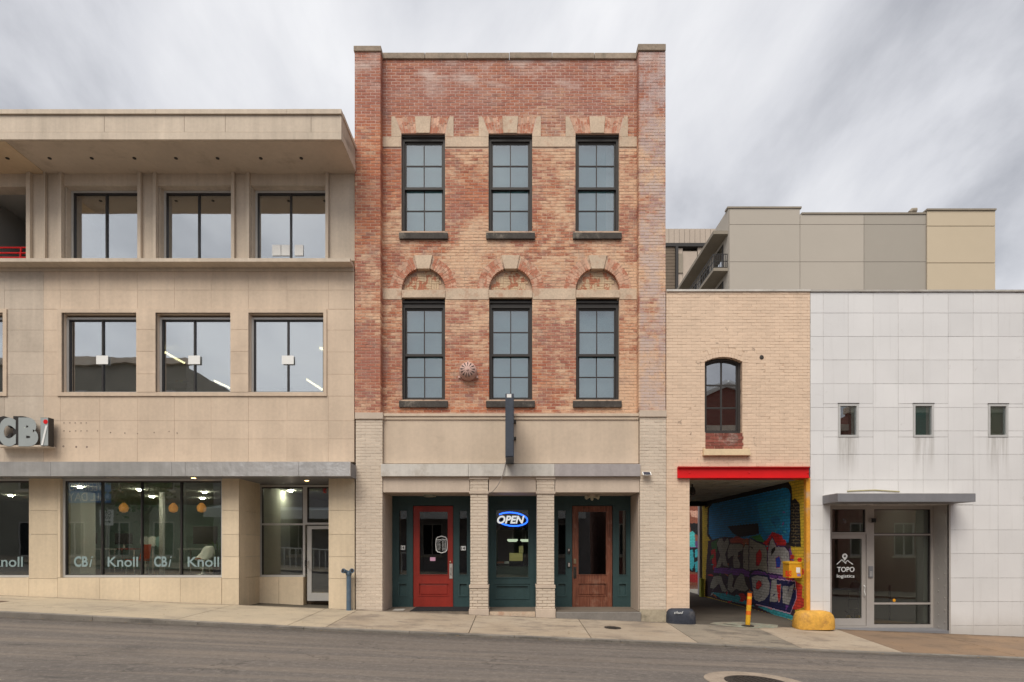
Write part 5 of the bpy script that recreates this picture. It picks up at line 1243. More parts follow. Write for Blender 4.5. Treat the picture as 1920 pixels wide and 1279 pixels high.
wallp = [((.50, .26, .025), [(-big, -big), (big, -big), (big, big), (-big, big)]),
 (BLK, [(290, 330), (292, 262), (830, 128), (868, 190), (872, 260), (850, 215), (350, 300)]),
 (BLK, [(308, 330), (330, 292), (820, 182), (858, 188), (872, 240), (868, 500), (858, 575), (700, 575), (340, 560), (304, 510)]),
 ((.012, .15, .33), [(318, 335), (338, 302), (820, 195), (848, 200), (860, 240), (856, 480), (848, 560), (700, 560), (600, 545), (342, 545), (316, 500)]),
 ((.02, .20, .40), [(640, 300), (850, 260), (852, 470), (700, 500), (660, 420)]),
 ((.03, .24, .42), (760, 410, 40)), ((.02, .17, .34), (760, 410, 33)),
 (BLK, [(440, 450), (645, 430), (652, 500), (600, 512), (520, 525), (480, 500)]),
 (BLK, [(862, 285), (890, 262), (922, 300), (930, 590), (858, 585)]),
 ((.035, .02, .03), [(312, 548), (420, 520), (700, 545), (860, 575), (872, 700), (895, 880), (890, 1080), (600, 1000), (290, 915), (300, 700)]),
 ((.03, .10, .03), [(330, 560), (380, 535), (370, 620), (345, 640)]), ((.03, .16, .04), [(590, 520), (660, 505), (690, 560), (640, 550)]),
 ((.28, .05, .03), [(455, 540), (500, 515), (560, 540), (560, 580), (470, 580)]), ((.25, .08, .04), [(540, 540), (580, 530), (585, 600), (550, 600)]),
 (RED, [(655, 575), (700, 545), (740, 488), (800, 510), (822, 560), (815, 600), (700, 620)]),
 (RED, (810, 560, 22)), (RED, [(330, 610), (360, 600), (370, 740), (345, 740)]),
 (TEA, [(330, 890), (440, 900), (600, 960), (620, 985), (400, 935)]), (TEA, [(640, 985), (740, 990), (885, 1050), (885, 1078), (760, 1045)]),
 (RED, (535, 925, 28)), (TEA, (505, 930, 22)), (RED, [(690, 985), (720, 970), (740, 1010)]), (RED, [(770, 1005), (800, 985), (850, 1030)]),
 (PUR, [(860, 590), (885, 690), (870, 700), (850, 610)]), (PUR, [(350, 725), (580, 735), (720, 765), (880, 790), (880, 820), (600, 790), (350, 760)]),
 (RED, [(820, 770), (935, 840), (940, 960), (900, 1010), (870, 1000), (860, 900)]), ((.6, .03, .02), (915, 960, 42)), ((.6, .03, .02), (912, 860, 30)), ((.5, .03, .02), (870, 655, 17)), ((.5, .03, .02), (922, 675, 16)), ((.6, .04, .02), (936, 755, 20)), ((.5, .03, .02), (862, 690, 14)), 
 (NAV, [(720, 800), (890, 820), (900, 920), (860, 1030), (720, 990), (600, 960), (600, 930)], [(2, PNK)]),
 (NAV, [(580, 770), (720, 775), (740, 960), (620, 965)]),
 (SIL, [(368, 565), (385, 532), (405, 530), (418, 560), (440, 528), (450, 545), (448, 575), (425, 640), (440, 700), (448, 722), (412, 712), (405, 690), (392, 722), (368, 727), (375, 690), (392, 640)], [(2, BLK)]),
 (SIL, [(440, 625), (455, 570), (530, 568), (545, 580), (540, 610), (512, 622), (508, 660), (525, 700), (522, 728), (482, 728), (478, 680), (482, 640), (445, 668)], [(2, BLK)]),
 (SIL, [(545, 600), (558, 575), (580, 578), (580, 745), (560, 740), (545, 725)], [(2, BLK)]),
 (SIL, [(588, 530), (628, 555), (690, 578), (705, 620), (702, 690), (712, 765), (690, 750), (650, 735), (585, 748)], [(3, NAV), (1, BLK)]),
 (RED, [(632, 635), (655, 605), (666, 620), (668, 670), (650, 712), (632, 712)], [(1, BLK)]),
 (SIL2, [(712, 620), (722, 560), (740, 530), (765, 590), (820, 592), (848, 625), (852, 680), (835, 710), (818, 772), (770, 765), (715, 758), (710, 690)], [(4, NAV), (1, PNK)]),
 ((.02, .05, .3), [(762, 665), (785, 650), (795, 680), (790, 722), (766, 728)], [(1, RED)]), (BLK, [(735, 600), (755, 590), (760, 610), (730, 650)]),
 (SIL, [(348, 785), (380, 780), (400, 785), (412, 830), (440, 880), (428, 890), (405, 885), (385, 830), (352, 866), (325, 862), (330, 830)], [(2, BLK)]),
 (SIL, [(448, 775), (470, 765), (482, 800), (470, 850), (480, 860), (500, 800), (530, 765), (550, 775), (560, 830), (580, 870), (560, 885), (520, 880), (500, 868), (465, 895), (440, 870)], [(2, BLK)]),
 (SIL2, [(600, 790), (640, 778), (705, 790), (722, 830), (718, 900), (690, 940), (650, 955), (618, 935), (608, 860)], [(3, NAV)]),
 (RED, [(632, 830), (650, 812), (668, 825), (666, 850), (642, 872), (630, 865)], [(1, BLK)]),
 (SIL2, [(735, 812), (768, 800), (768, 840), (778, 940), (768, 955), (722, 952), (728, 880)], [(2, NAV)]),
 (RED, [(766, 842), (797, 838), (790, 950), (780, 955)], [(1, (.7, .6, .6))]),
 (SIL2, [(808, 850), (845, 850), (840, 900), (860, 850), (885, 835), (872, 900), (850, 975), (808, 960)], [(2, NAV)])]
_rg = random.Random(21)
def _scrib(n, x0, x1, y0, y1, cols_, r0, r1):
    o_ = []
    for _ in range(n):
        cx_, cy_ = _rg.uniform(x0, x1), _rg.uniform(y0, y1); a = _rg.uniform(0, 6.3); l_ = _rg.uniform(r0, r1); w_ = l_*_rg.uniform(.12, .4)
        ux, uy = math.cos(a), math.sin(a); bend = _rg.uniform(-.5, .5)*l_
        o_.append((_rg.choice(cols_), [(cx_-ux*l_, cy_-uy*l_), (cx_-uy*(w_+bend), cy_+ux*(w_+bend)), (cx_+ux*l_, cy_+uy*l_), (cx_+uy*(w_-bend), cy_-ux*(w_-bend))]))
    return o_
_bk = _scrib(70, 320, 880, 560, 1000, [RED, NAV, TEA, PUR, BLK, (.30, .10, .03), (.05, .12, .04), (.25, .25, .25)], 8, 34)
_idx = next(i for i, e_ in enumerate(wallp) if e_[0] == SIL)
wallp = wallp[:_idx]+_bk+wallp[_idx:]
wallp += _scrib(55, 340, 860, 560, 960, [BLK, NAV, (.33, .33, .31), (.10, .10, .11)], 4, 15)
wallp += _scrib(26, 865, 985, 180, 1010, [BLK, (.55, .10, .02), (.35, .12, .02), (.6, .5, .1)], 3, 11)
wallp += _scrib(14, 690, 860, 350, 520, [(.05, .30, .48), (.02, .10, .25), (.20, .06, .30)], 6, 22)
for _k in range(14):
    _y = 300+_k*20; wallp.append(((.13, .10, .05), [(866, _y), (922, _y+1), (922, _y+4), (866, _y+3)])); wallp.append(((.13, .10, .05), [(880+14*(_k % 2), _y), (883+14*(_k % 2), _y), (883+14*(_k % 2), _y+20), (880+14*(_k % 2), _y+20)]))
def painted_wall(name, axis, c, a0, a1, z0, z1, polys, parent, flip=False, step_=.012, mp_=None, smp=None):
    na = int((a1-a0)/step_); nz = int((z1-z0)/step_); A = np.linspace(a0, a1, na+1); Z = np.linspace(z0, z1, nz+1); AA, ZZ = np.meshgrid(A, Z, indexing='ij')
    if axis == 'x': d_ = D+AA; P = CX+c*F/d_; Q = CY-(ZZ-ZC)*F/d_; co = np.stack([np.full_like(AA, c), AA, ZZ], -1)
    else: d_ = D+c; P = CX+AA*F/d_; Q = CY-(ZZ-ZC)*F/d_; co = np.stack([AA, np.full_like(AA, c), ZZ], -1)
    P = (P-1240)*3.553; Q = (Q-860)*3.553
    rng = np.random.default_rng(3)
    P2 = P+np.sin(AA*23)*np.cos(ZZ*31)*1.2; Q2 = Q+np.cos(AA*29+ZZ*17)*1.2
    rgb = np.clip(raster(polys, P2, Q2)*2.3, 0, .85)
    co = co.reshape(-1, 3); me = bpy.data.meshes.new(name)
    i, j = np.meshgrid(np.arange(na), np.arange(nz), indexing='ij'); a = (i*(nz+1)+j).ravel(); b = a+nz+1
    q = np.stack([a, a+1, b+1, b], 1) if axis == 'x' else np.stack([a, b, b+1, a+1], 1)
    me.vertices.add(len(co)); me.vertices.foreach_set('co', co.ravel().astype(np.float32)); me.loops.add(len(q)*4); me.loops.foreach_set('vertex_index', q.ravel().astype(np.int32))
    me.polygons.add(len(q)); me.polygons.foreach_set('loop_start', np.arange(0, len(q)*4, 4, dtype=np.int32)); me.polygons.foreach_set('loop_total', np.full(len(q), 4, dtype=np.int32)); me.update(calc_edges=True)
    at = me.color_attributes.new('paint', 'FLOAT_COLOR', 'POINT'); at.data.foreach_set('color', np.concatenate([rgb.reshape(-1, 3), np.ones((rgb.size//3, 1))], 1).ravel().astype(np.float32))
    me.materials.append(M.setdefault('mural', vcol('mural_paint'))); o = bpy.data.objects.new(name, me); COL.objects.link(o); put(o, parent); return o
box('alley_side_wall', M['ochre'], ab, XW+.006, AX1-.003, .30, 7.4, -.4, ZO+.06)
painted_wall('mural', 'x', XW+.003, .012, 7.4, -.26, ZO+.03, wallp, ab)
box('corner_post', surf('orange_post_paint', (.66, .30, .035), .6, .3, 4, 25, .3, dirt=(.25, .35, .4), dirtamt=.5), ab, U(1511.5), XW+.02, -.012, .1, -.25, V(897)-.0)
# end reveal yellow & courtyard wall beyond
cw = thing('courtyard_wall', 'old red brick wall covered in teal graffiti beyond the alley', 'wall', (5.5, 14, -.2))
cwp = [((.16, .055, .035), [(-big, -big), (big, -big), (big, big), (-big, big)]), ((.35, .20, .15), [(190, 345), (260, 350), (255, 400), (200, 385)]), (BLK, [(190, 430), (290, 430), (285, 520), (200, 500)]), ((.09, .04, .12), [(170, 560), (300, 540), (300, 610), (170, 620)]),
 ((.05, .30, .30), [(188, 495), (205, 480), (222, 500), (226, 590), (188, 585)]), (BLK, [(180, 595), (290, 590), (292, 770), (180, 750)]),
 (TEA, [(186, 612), (210, 605), (220, 700), (205, 745), (188, 730)], [(1, BLK)]), (TEA, [(222, 610), (240, 602), (246, 650), (226, 660)]), (TEA, [(250, 605), (284, 600), (288, 700), (270, 760), (252, 740)], [(1, BLK)]), (TEA, [(222, 690), (245, 680), (248, 750), (228, 755)]), ((.35, .55, .55), [(256, 620), (262, 615), (266, 700), (258, 700)]), ((.22, .02, .02), [(170, 770), (300, 770), (300, 830), (170, 820)])]
painted_wall('painted_face', 'y', 14.0, 2.6, 8.6, -.25, 5.5, cwp, cw, step_=.025)
box('wall_core', sidem, cw, 2.6, 8.6, 14.01, 14.3, -.4, 5.5)
tag(box('lime_beam', plain('lime_green_paint', (.42, .48, .06), .6), None, 3.0, XW-.3, 9.0, 9.3, V(956, 9), V(944, 9)), 'lime green beam crossing beyond the far end of the alley', 'beam')
tag(box('lime_block', plain('lime_green_paint2', (.42, .45, .05), .6), None, XW-.17, XW-.06, 7.0, 7.2, ZA, ZA+.62), 'lime green post stub at the far end of the mural wall', 'post')
# hanging dark fixture in alley
af_ = thing('alley_lamp', 'dark lamp hanging under the alley ceiling at left', 'lamp', (U(1298, 1.5), 1.5, ZO-.1))
MB().tube([(U(1298, 1.5), 1.5, ZO+.03), (U(1298, 1.5), 1.5, ZO-.06)], .02, 8).build('stem', M['black'], af_); MB().lathe([(.05, 0), (.08, -.08), (.075, -.16), (.03, -.19)], (U(1298, 1.5), 1.5, ZO-.05), 14).build('shade', M['black'], af_, smooth=True)
# guards, bollard, box
def rounded(name, mat_, label, cat, x0, x1, y0, y1, z0, z1, ch, jit):
    n = 20; m_ = MB(); cxm, cym = (x0+x1)/2, (y0+y1)/2; rings = []
    H = z1-z0
    for h, k in ((0, 1.0), (.12, 1.02), (.55, 1.0), (.8, .93), (.95, .80), (1.0, .62)):
        ring = []
        for i in range(32):
            a = 2*math.pi*i/32; c_, s_ = math.cos(a), math.sin(a); r_ = 1/((abs(c_)**4+abs(s_)**4)**.25)*(k if h < .9 else k)*(1+jit*random.uniform(-1, 1))
            ring.append((cxm+(x1-x0)/2*c_*r_, cym+(y1-y0)/2*s_*r_, z0+H*h+(random.uniform(-1, 1)*jit*.15)))
        rings.append(ring)
    base = len(m_.v)
    for r_ in rings: m_.v += r_
    for a in range(len(rings)-1):
        for i in range(32): j = (i+1) % 32; m_.f.append((a*32+i, a*32+j, (a+1)*32+j, (a+1)*32+i))
    m_.f.append(tuple(range((len(rings)-1)*32, len(rings)*32))); m_.f.append(tuple(range(31, -1, -1))); m_.m = [0]*len(m_.f)
    o = m_.build(name, mat_, smooth=True); tag(o, label, cat); return o
rounded('corner_guard', M['yellow'], 'chipped yellow concrete corner guard at the foot of the right alley jamb', 'corner guard', U(1494, -.2), U(1564, -.2), -.34, .12, V(1181, -.3), V(1147, -.3), 0, .012)
ng = rounded('corner_guard', M['navy'], 'dark navy concrete corner guard with white scribble at the left alley jamb', 'corner guard', U(1250.5, -.1), U(1305, -.1), -.2, .3, V(1173, -.18), V(1142, -.18), 0, .012)
text('scribble', 'chud', M['letter'], ng, (1264, 1146, 1281, 1151), -.215, .006, bold=-.005, shear=.4)
bo = thing('bollard', 'leaning orange and yellow bollard bolted in the alley entrance', 'bollard', (U(1402), -.1, zf(U(1402))))
xb, zb = U(1402, -.1), zf(U(1402)); xt, zt = U(1406.5, -.1), V(1110, -.1)
MB().lathe([(.13, 0), (.13, .012), (.05, .03), (.05, .035)], (xb, -.1, zb), 20).build('base_plate', M['iron'], bo)
A_, B_ = Vector((xb, -.1, zb+.03)), Vector((xt, -.08, zt)); cols = [surf('bollard_yellow', (.62, .34, .02), .55, .3, 8, 30, .3), surf('bollard_orange', (.62, .13, .01), .55, .3, 8, 30, .3)]
cuts = [0, .30, .42, .60, .78, .86, .97]
for k in range(6): MB().tube([A_.lerp(B_, cuts[k]), A_.lerp(B_, cuts[k+1])], .052-(.0006*k), 18).build('band', cols[k % 2], bo, smooth=True)
MB().tube([A_.lerp(B_, .97), A_.lerp(B_, 1.0)], .054, 18).build('cap', M['iron'], bo)
# orange wall box
wb = thing('utility_box', 'yellow-orange metal box with stickers fixed to the mural wall near the street', 'box', (XW-.2, .5, V(1084, .4)))
yb0, yb1 = .30, .62; zt, zb = V(1057, .3), V(1084, .3); xo = U(1471, .3)
xo = XW-(.30)
box('casing', surf('orange_box_paint', (.68, .33, .02), .5, .2, 6, 20, .2), wb, xo, XW-.004, yb0, yb1, zb, zt, .008); MB().hull([(xo-.012, yb0-.012, zt+.001), (XW-.004, yb0-.012, zt+.001), (XW-.004, yb1, zt+.001), (xo-.012, yb1, zt+.001)], [(xo-.005, yb0-.005, zt+.03), (XW-.004, yb0-.005, zt+.03), (XW-.004, yb1, zt+.05), (xo-.005, yb1, zt+.05)]).build('lid', cols[0], wb)
text('lettering', 'RLKS', M['redp'], wb, (1473, 1070, 1484, 1081), yb0-.002, .003, bold=.03)
box('sticker', M['letter'], wb, XW-.14, XW-.05, yb0-.003, yb0-.001, zb+.12, zb+.24); box('sticker', plain('violet_sticker', (.25, .2, .5), .5), wb, XW-.12, XW-.04, yb0-.003, yb0-.001, zb+.04, zb+.10)
# paint smear on drive
sm = MB(); pts = [(4.6, -.25), (5.1, -.35), (5.7, -.2), (5.9, .2), (5.2, .5), (4.5, .3), (4.3, .0)]
sm.v = [(x, y, (zs(x, y) if y < 0 else za(x, y))+.006) for x, y in pts]; sm.f = [tuple(range(7))]; sm.m = [0]
tag(sm.build('paint_smear', surf('faded_green_paint', (.25, .265, .21), .85, .5, 5, 20, .5, dirt=(.27, .24, .19), dirtamt=.95, dsc=5, dth=.47)), 'faded green paint stain on the alley entrance floor', kind='structure')

# ================================================================ WHITE TILED BUILDING
wb2 = thing('white_building', 'low building clad in white square panels with three small windows and a glazed entrance', 'building', (9, 0, -.35))
TX0 = U(1519.5); TXE = U(2120)
vx = [1519.5]+[1543.5+46.85*k for k in range(13)]; hy = [549, 587, 631, 675, 719.6, 764, 808, 852, 900, 947.5, 993.6, 1038, 1083.7, 1128, 1173]
wins = [(1571.5, 757, 1609.5, 819.5), (1712, 757, 1750.5, 819.5), (1852.5, 757.5, 1890, 819.5)]; ent = (1557, 946, 1779, 1300)
whole = wins+[ent]
def clip_rects(r, holes):
    out_ = [r]
    for h in holes:
        nx = []
        for (a, b, c, d) in out_:
            if h[2] <= a or h[0] >= c or h[3] <= b or h[1] >= d: nx.append((a, b, c, d)); continue
            if h[1] > b: nx.append((a, b, c, h[1]))
            if h[3] < d: nx.append((a, h[3], c, d))
            t0, t1 = max(b, h[1]), min(d, h[3])
            if h[0] > a: nx.append((a, t0, h[0], t1))
            if h[2] < c: nx.append((h[2], t0, c, t1))
        out_ = nx
    return out_
for (a, c) in zip(vx, vx[1:]):
    for (b, d) in zip(hy, hy[1:]+[None]):
        if d is None: d = CY-(zf(U(c))-.05-ZC)*85
        for q in clip_rects((a, b, c, d), whole):
            if q[2]-q[0] < 1.2 or q[3]-q[1] < 1.2: continue
            x0, x1, z0, z1 = R(*q); gg = .0028+random.uniform(0, .002); box('tile', M['tile'], wb2, x0+gg, x1-gg, random.uniform(-.0015, .0015), .04, z0+gg, z1-gg)
cr = MB().walls(TX0, U(vx[-1]), -1.2, V(547), .006, .35, [R(*q) for q in wins]+[R(1557, 946, 1779, 1600)]).build('wall', M['tjoint'], wb2)
for k, q in enumerate(wins):
    x0, x1, z0, z1 = R(*q); fr = MB().walls(x0, x1, z0, z1, -.012, .1, [(x0+.045, x1-.045, z0+.045, z1-.05)]).build('window', M['alu'], wb2)
    box('pane', glass('small_window_glass_%d' % k, [.12, .07, .05][k], (.85, .9, .88)), fr, x0+.04, x1-.04, .03, .036, z0+.04, z1-.045)
    box('head_flashing', M['iron'], fr, x0-.01, x1+.01, -.02, -.001, z1, z1+.012)
    box('roller_shade', [plain('dark_red_brick_reveal', (.16, .08, .07), .8), plain('dim_teal_shade', (.16, .30, .28), .8), plain('dim_grey_shade', (.30, .32, .26), .8)][k], fr, x0+.02, x0+(x1-x0)*.72, .06, .07, z0+.03, z1-.03)
    box('reveal_board', M['roomw'] if k < 2 else M['room'], fr, x0+(x1-x0)*.73, x1-.03, .08, .09, z0+.03, z1-.03)
box('coping', M['zinc'], wb2, TX0, TXE, -.03, .4, V(547.5), V(545.5)+.015)
m_ = MB(); m_.box(TX0, TXE, 7.8, 8, -1.2, V(547)); m_.box(TXE-.2, TXE, .35, 7.8, -1.2, V(547)); m_.box(TX0, TXE-.2, .4, 7.8, V(555)-.3, V(555)-.2); m_.build('rear_wall', M['tile'], wb2)
# canopy
cx0, cx1 = U(1542), U(1829.5, -.62); czt, czb = V(925.5, -.62), V(941, -.62)
box('canopy', M['canopy'], wb2, cx0, cx1, -.62, -.003, czb, czt, .004)
box('canopy_flashing', M['zinc'], wb2, cx0, cx1, -.60, -.002, czt, czt+.01)
MB().tube([(U(1588), -.012, V(921)), (U(1640), -.014, V(919)), (U(1686), -.012, V(922))], .012, 6).build('sealant', surf('yellowed_sealant', (.38, .34, .18), .9, .3, 4, 20, .4), wb2)
# entrance
YE = .48
def ER(a, b, c, d): return R(a, b, c, d, YE)
ex0, ex1 = U(1557), U(1779)
zfl = V(1177, YE)
eb = MB(); 
box('entrance_lining', M['alug'], wb2, ex1-.002, ex1+.03, .041, YE+.1, -.5, V(946)); box('entrance_lining', M['alug'], wb2, ex0-.02, ex0, .041, YE+.1, -.5, V(946)); box('entrance_soffit', M['alug'], wb2, ex0, ex1, .0, YE+.1, V(946), V(946)+.06)
box('entrance_trim', M['alug'], wb2, ex1-.0, ex1+.035, -.01, .0405, -.5, V(946))
for k in range(10):
    zz_ = V(960)-.02-k*.27; 
    for (yy, dz) in ((.12, 0), (.32, .13)):
        if zz_-dz > -.35: MB().tube([(ex1-.002, yy, zz_-dz), (ex1-.012, yy, zz_-dz)], .017, 10).build('bolt', M['alug'], wb2)
tg = ER(1560.5, 955, 1623, 998); dg = ER(1560.5, 1010, 1617, 1160); r1 = ER(1639, 955, 1745.5, 1001); r2 = ER(1639, 1004, 1745.5, 1130); r3 = ER(1639, 1133.5, 1745.5, 1171)
ef = MB().walls(ex0, ex1, zfl, V(946), YE, YE+.1, [tg, ER(1559, 1001, 1625, 1174), r1, r2, r3]).build('entrance_frame', M['alug'], wb2)
for q in (tg, r1, r2, r3):
    M['glassl'] = M.get('glassl') or glass('lobby_glass', .07, (.85, .9, .87), .02)
    box('pane', M['glassl'], ef, q[0], q[1], YE+.05, YE+.056, q[2], q[3]); MB().walls(q[0], q[1], q[2], q[3], YE+.03, YE+.07, [(q[0]+.012, q[1]-.02, q[2]+.012, q[3]-.012)]).build('gasket', M['black'], ef)
ed = MB().walls(*ER(1559.5, 1001.5, 1624.5, 1173.5), YE+.02, YE+.07, [dg]).build('door', M['alug'], wb2)
box('pane', M['glassl'], ed, dg[0], dg[1], YE+.045, YE+.05, dg[2], dg[3])
box('push_bar', M['bluesign'], ed, dg[0]+.01, dg[1]-.01, YE+.09, YE+.12, V(1107, YE), V(1103, YE))
MB().tube([(U(1621, YE), YE+.02, V(1098, YE)), (U(1620, YE), YE-.05, V(1100, YE)), (U(1618, YE), YE-.05, V(1108, YE)), (U(1620, YE), YE-.05, V(1116, YE)), (U(1621, YE), YE+.02, V(1118, YE))], .012, 10).build('handle', M['white'], ed, smooth=True)
text('lettering', 'TOPO', M['letter'], ed, (1569.5, 1063, 1602, 1072.5), YE+.04, .003, bold=.015)
text('lettering', 'logistics', M['letter'], ed, (1569, 1077, 1602, 1085), YE+.04, .003, bold=.005)
# pin and mountains mark
pc = (U(1585.7, YE), V(1043, YE)); pm = MB(); r_ = .062
ang = [math.radians(a) for a in np.linspace(-40, 220, 24)]
for a, b in zip(ang, ang[1:]):
    f = lambda a_, k: (pc[0]+k*math.cos(a_), YE+.036, pc[1]+k*math.sin(a_))
    n = len(pm.v); pm.v += [f(a, .026), f(a, r_), f(b, r_), f(b, .026)]; pm.f.append((n, n+1, n+2, n+3)); pm.m.append(0)
n = len(pm.v); a0, a1 = ang[0], ang[-1]
pm.v += [(pc[0]+r_*math.cos(a1), YE+.036, pc[1]+r_*math.sin(a1)), (pc[0], YE+.036, pc[1]-.11), (pc[0]+r_*math.cos(a0), YE+.036, pc[1]+r_*math.sin(a0)), (pc[0]+.026*math.cos(a0), YE+.036, pc[1]+.026*math.sin(a0)), (pc[0], YE+.036, pc[1]-.028), (pc[0]+.026*math.cos(a1), YE+.036, pc[1]+.026*math.sin(a1))]; pm.f.append((n, n+1, n+2, n+3, n+4, n+5)); pm.m.append(0)
def bar(p, q, w_):
    p, q = Vector((U(p[0], YE), 0, V(p[1], YE))), Vector((U(q[0], YE), 0, V(q[1], YE))); u_ = (q-p).normalized(); v_ = Vector((-u_.z, 0, u_.x))*w_
    n = len(pm.v)
    for s_ in (p-v_, q-v_, q+v_, p+v_): pm.v.append((s_.x, YE+.034, s_.z))
    pm.f.append((n, n+1, n+2, n+3)); pm.m.append(0)
for a, b in (((1570.5, 1058.5), (1580, 1049.5)), ((1580, 1049.5), (1588, 1057)), ((1587, 1055), (1591, 1050.5)), ((1591, 1050.5), (1595, 1055)), ((1595, 1054.5), (1601, 1058.5))): bar(a, b, .009)
pm.build('mountain_pin_mark', M['letter'], ed)
kp = thing('keypad', 'grey door keypad on the aluminium post right of the glass door', 'keypad', (U(1632, YE), YE, V(1083, YE)))
x0, x1, z0, z1 = ER(1628, 1061.5, 1636, 1083); box('casing', M['canopy'], kp, x0, x1, YE-.03, YE-.001, z0, z1, .005)
for i in range(4):
    for j in range(2): box('key', M['alu'], kp, x0+.022+j*.03, x0+.042+j*.03, YE-.034, YE-.0301, z0+.03+i*.03, z0+.05+i*.03)
scam = thing('security_camera', 'small grey security camera at the top of the aluminium post', 'camera', (U(1634, YE), YE, V(981, YE)))
x0, x1, z0, z1 = ER(1631, 972, 1638, 980); box('housing', M['black'], scam, x0, x1, YE-.10, YE-.02, z0, z1, .006); box('bracket', M['alug'], scam, x0-.02, x0, YE-.06, YE-.001, z0+.01, z1-.01)
MB().lathe([(.02, 0), (.02, .01)], ((x0+x1)/2, YE-.101, (z0+z1)/2), 12, 'y').build('lens', M['dark'], scam)
MB().lathe([(.035, 0), (.035, .003)], (U(1679, YE), YE+.048, V(1126, YE)), 18, 'y').build('sticker', plain('orange_sticker', (.8, .35, .02), .5), ef)
text('number', 'S', M['canopy'], ef, (1580, 973, 1587, 981), YE+.046, .003)
box('threshold', M['canopy'], wb2, ex0, ex1, -.002, YE+.1, -.5, zfl-.001)
room(wb2, ex0-.2, ex1-.15, YE+.11, 6, zfl, V(925), surf('lobby_wall', (.27, .25, .21), .9, .1, 1, 4, .05, bump=0), M['floorin'], M['roomw'])
for (px, Y_) in ((1600, 1.6), (1690, 1.5), (1660, 4.5)): MB().lathe([(.12, -.004), (.12, .02)], (U(px, Y_), Y_, V(925)-.03), 14).build('ceiling_or_fill_light', M.setdefault('lobl', emit('lobby_fill_light', (1, .9, .78), 22)), wb2)  # extra lamps put in so the lobby behind the glass reads lighter
box('lobby_partition', plain('lobby_blue_wall', (.10, .10, .13), .8), wb2, U(1672, 2), U(1725, 2), 2.4, 2.5, zfl, V(925)-.001); box('lobby_column', surf('lobby_pillar', (.36, .36, .29), .9, bump=0), wb2, U(1716, 1.2), U(1734, 1.2), 1.2, 1.5, zfl, V(925)-.001)
box('outlet_plate', M['white'], wb2, U(1721, 1.19), U(1728, 1.19), 1.185, 1.199, V(1096, 1.19), V(1086, 1.19))
ct = thing('hand_cart', 'small cart with yellow wheels standing behind the glass door', 'cart', (U(1600, 1.6), 1.6, zfl))
xh = U(1600, 1.6)
for s_ in (-.12, .12):
    MB().tube([(xh+s_, 1.6, zfl+.1), (xh+s_, 1.6, zfl+.75)], .014, 8).build('upright', M['black'], ct); MB().tube([(xh+s_-.02, 1.6, zfl+.08), (xh+s_+.02, 1.6, zfl+.08)], .08, 16).build('wheel', cols[0], ct)
    MB().tube([(xh+s_, 1.75, zfl+.25), (xh-s_*.2, 1.5, zfl+.02)], .012, 8).build('strut', M['black'], ct)
for h in (.3, .55, .74): MB().tube([(xh-.12, 1.6, zfl+h), (xh+.12, 1.6, zfl+h)], .012, 8).build('crossbar', M['black'], ct)
bg_ = thing('bag', 'black bag hanging on top of the cart behind the glass door', 'bag', (xh, 1.55, zfl+.75)); MB().lathe([(.05, 0), (.12, .04), (.13, .14), (.08, .24), (.02, .26)], (xh, 1.5, zfl+.74), 14).build('body', M['rubber'], bg_, smooth=True); MB().tube([(xh-.06, 1.5, zfl+.95), (xh, 1.5, zfl+1.06), (xh+.06, 1.5, zfl+.95)], .01, 6).build('strap', M['rubber'], bg_)
tr = thing('stair_rail', 'dark sloping rail inside the lobby behind the large glass', 'railing', (U(1690, 1.8), 1.8, zfl)); MB().tube([(U(1668, 1.8), 1.8, V(1098, 1.8)), (U(1712, 1.8), 1.8, V(1128, 1.8))], .02, 8).build('handrail', M['black'], tr); MB().tube([(U(1712, 1.8), 1.8, V(1128, 1.8)), (U(1712, 1.8), 1.8, zfl)], .02, 8).build('post', M['black'], tr); MB().tube([(U(1668, 1.8), 1.8, V(1098, 1.8)), (U(1668, 1.8), 1.8, zfl)], .02, 8).build('post', M['black'], tr)

# ================================================================ BACKGROUND BUILDINGS
YB = 30.
gb = thing('apartment_block', 'large grey rendered apartment block with balconies behind the white building', 'building', (22, YB, -1))
GX0 = U(1366, YB); 
def gpan(a, b, c, d, mt, Y=YB, nm='wall_panel'): x0, x1, z0, z1 = R(a, b, c, d, Y); return box(nm, mt, gb, x0+.015, x1-.015, Y, Y+.3, z0+.015, z1-.015)
rowsG = [421, 491, 561, 631]; colsG = [1366, 1500, 1620, 1738]
for a, b in zip(colsG, colsG[1:]):
    for c, d in zip(rowsG, rowsG[1:]): gpan(a, c, b, d, M['bgrey'] if a < 1600 else M['bgrey2'])
gpan(1366, 391, 1500, 421, M['bgrey']); gpan(1500, 402, 1620, 421, M['bgrey']); gpan(1620, 402, 1738, 421, M['bgrey2'])
for c, d in zip([395, 424, 493, 561], [424, 493, 561, 631]):
    x0, x1, z0, z1 = R(1738, c, 1866, d, YB-.12); box('wall_panel', M['btan'], gb, x0+.02, x1, YB-.12, YB+.15, z0+.025, z1-.025)
jg = plain('far_joint', (.27, .24, .21), .9)
m_ = MB(); x1g = U(1866, YB-.12); m_.box(GX0+.05, U(1500, YB)-.05, YB+.1, YB+32, -1, V(392, YB)); m_.box(U(1500, YB)-.05, U(1738, YB), YB+.1, YB+32, -1, V(403, YB)); m_.box(U(1738, YB-.12), x1g-.02, YB-.05, YB+32, -1, V(396, YB-.12)); m_.build('core', jg, gb)
box('parapet_cap', M['slabc'], gb, GX0-.1, U(1500, YB)+.1, YB-.06, YB+.5, V(391, YB), V(391, YB)+.12); box('parapet_cap', M['slabc'], gb, U(1500, YB)+.11, U(1738, YB), YB-.06, YB+.5, V(402, YB), V(402, YB)+.12); box('parapet_cap', M['slabc'], gb, U(1737, YB-.12), U(1867, YB-.12), YB-.2, YB+.3, V(395, YB-.12), V(395, YB-.12)+.12)
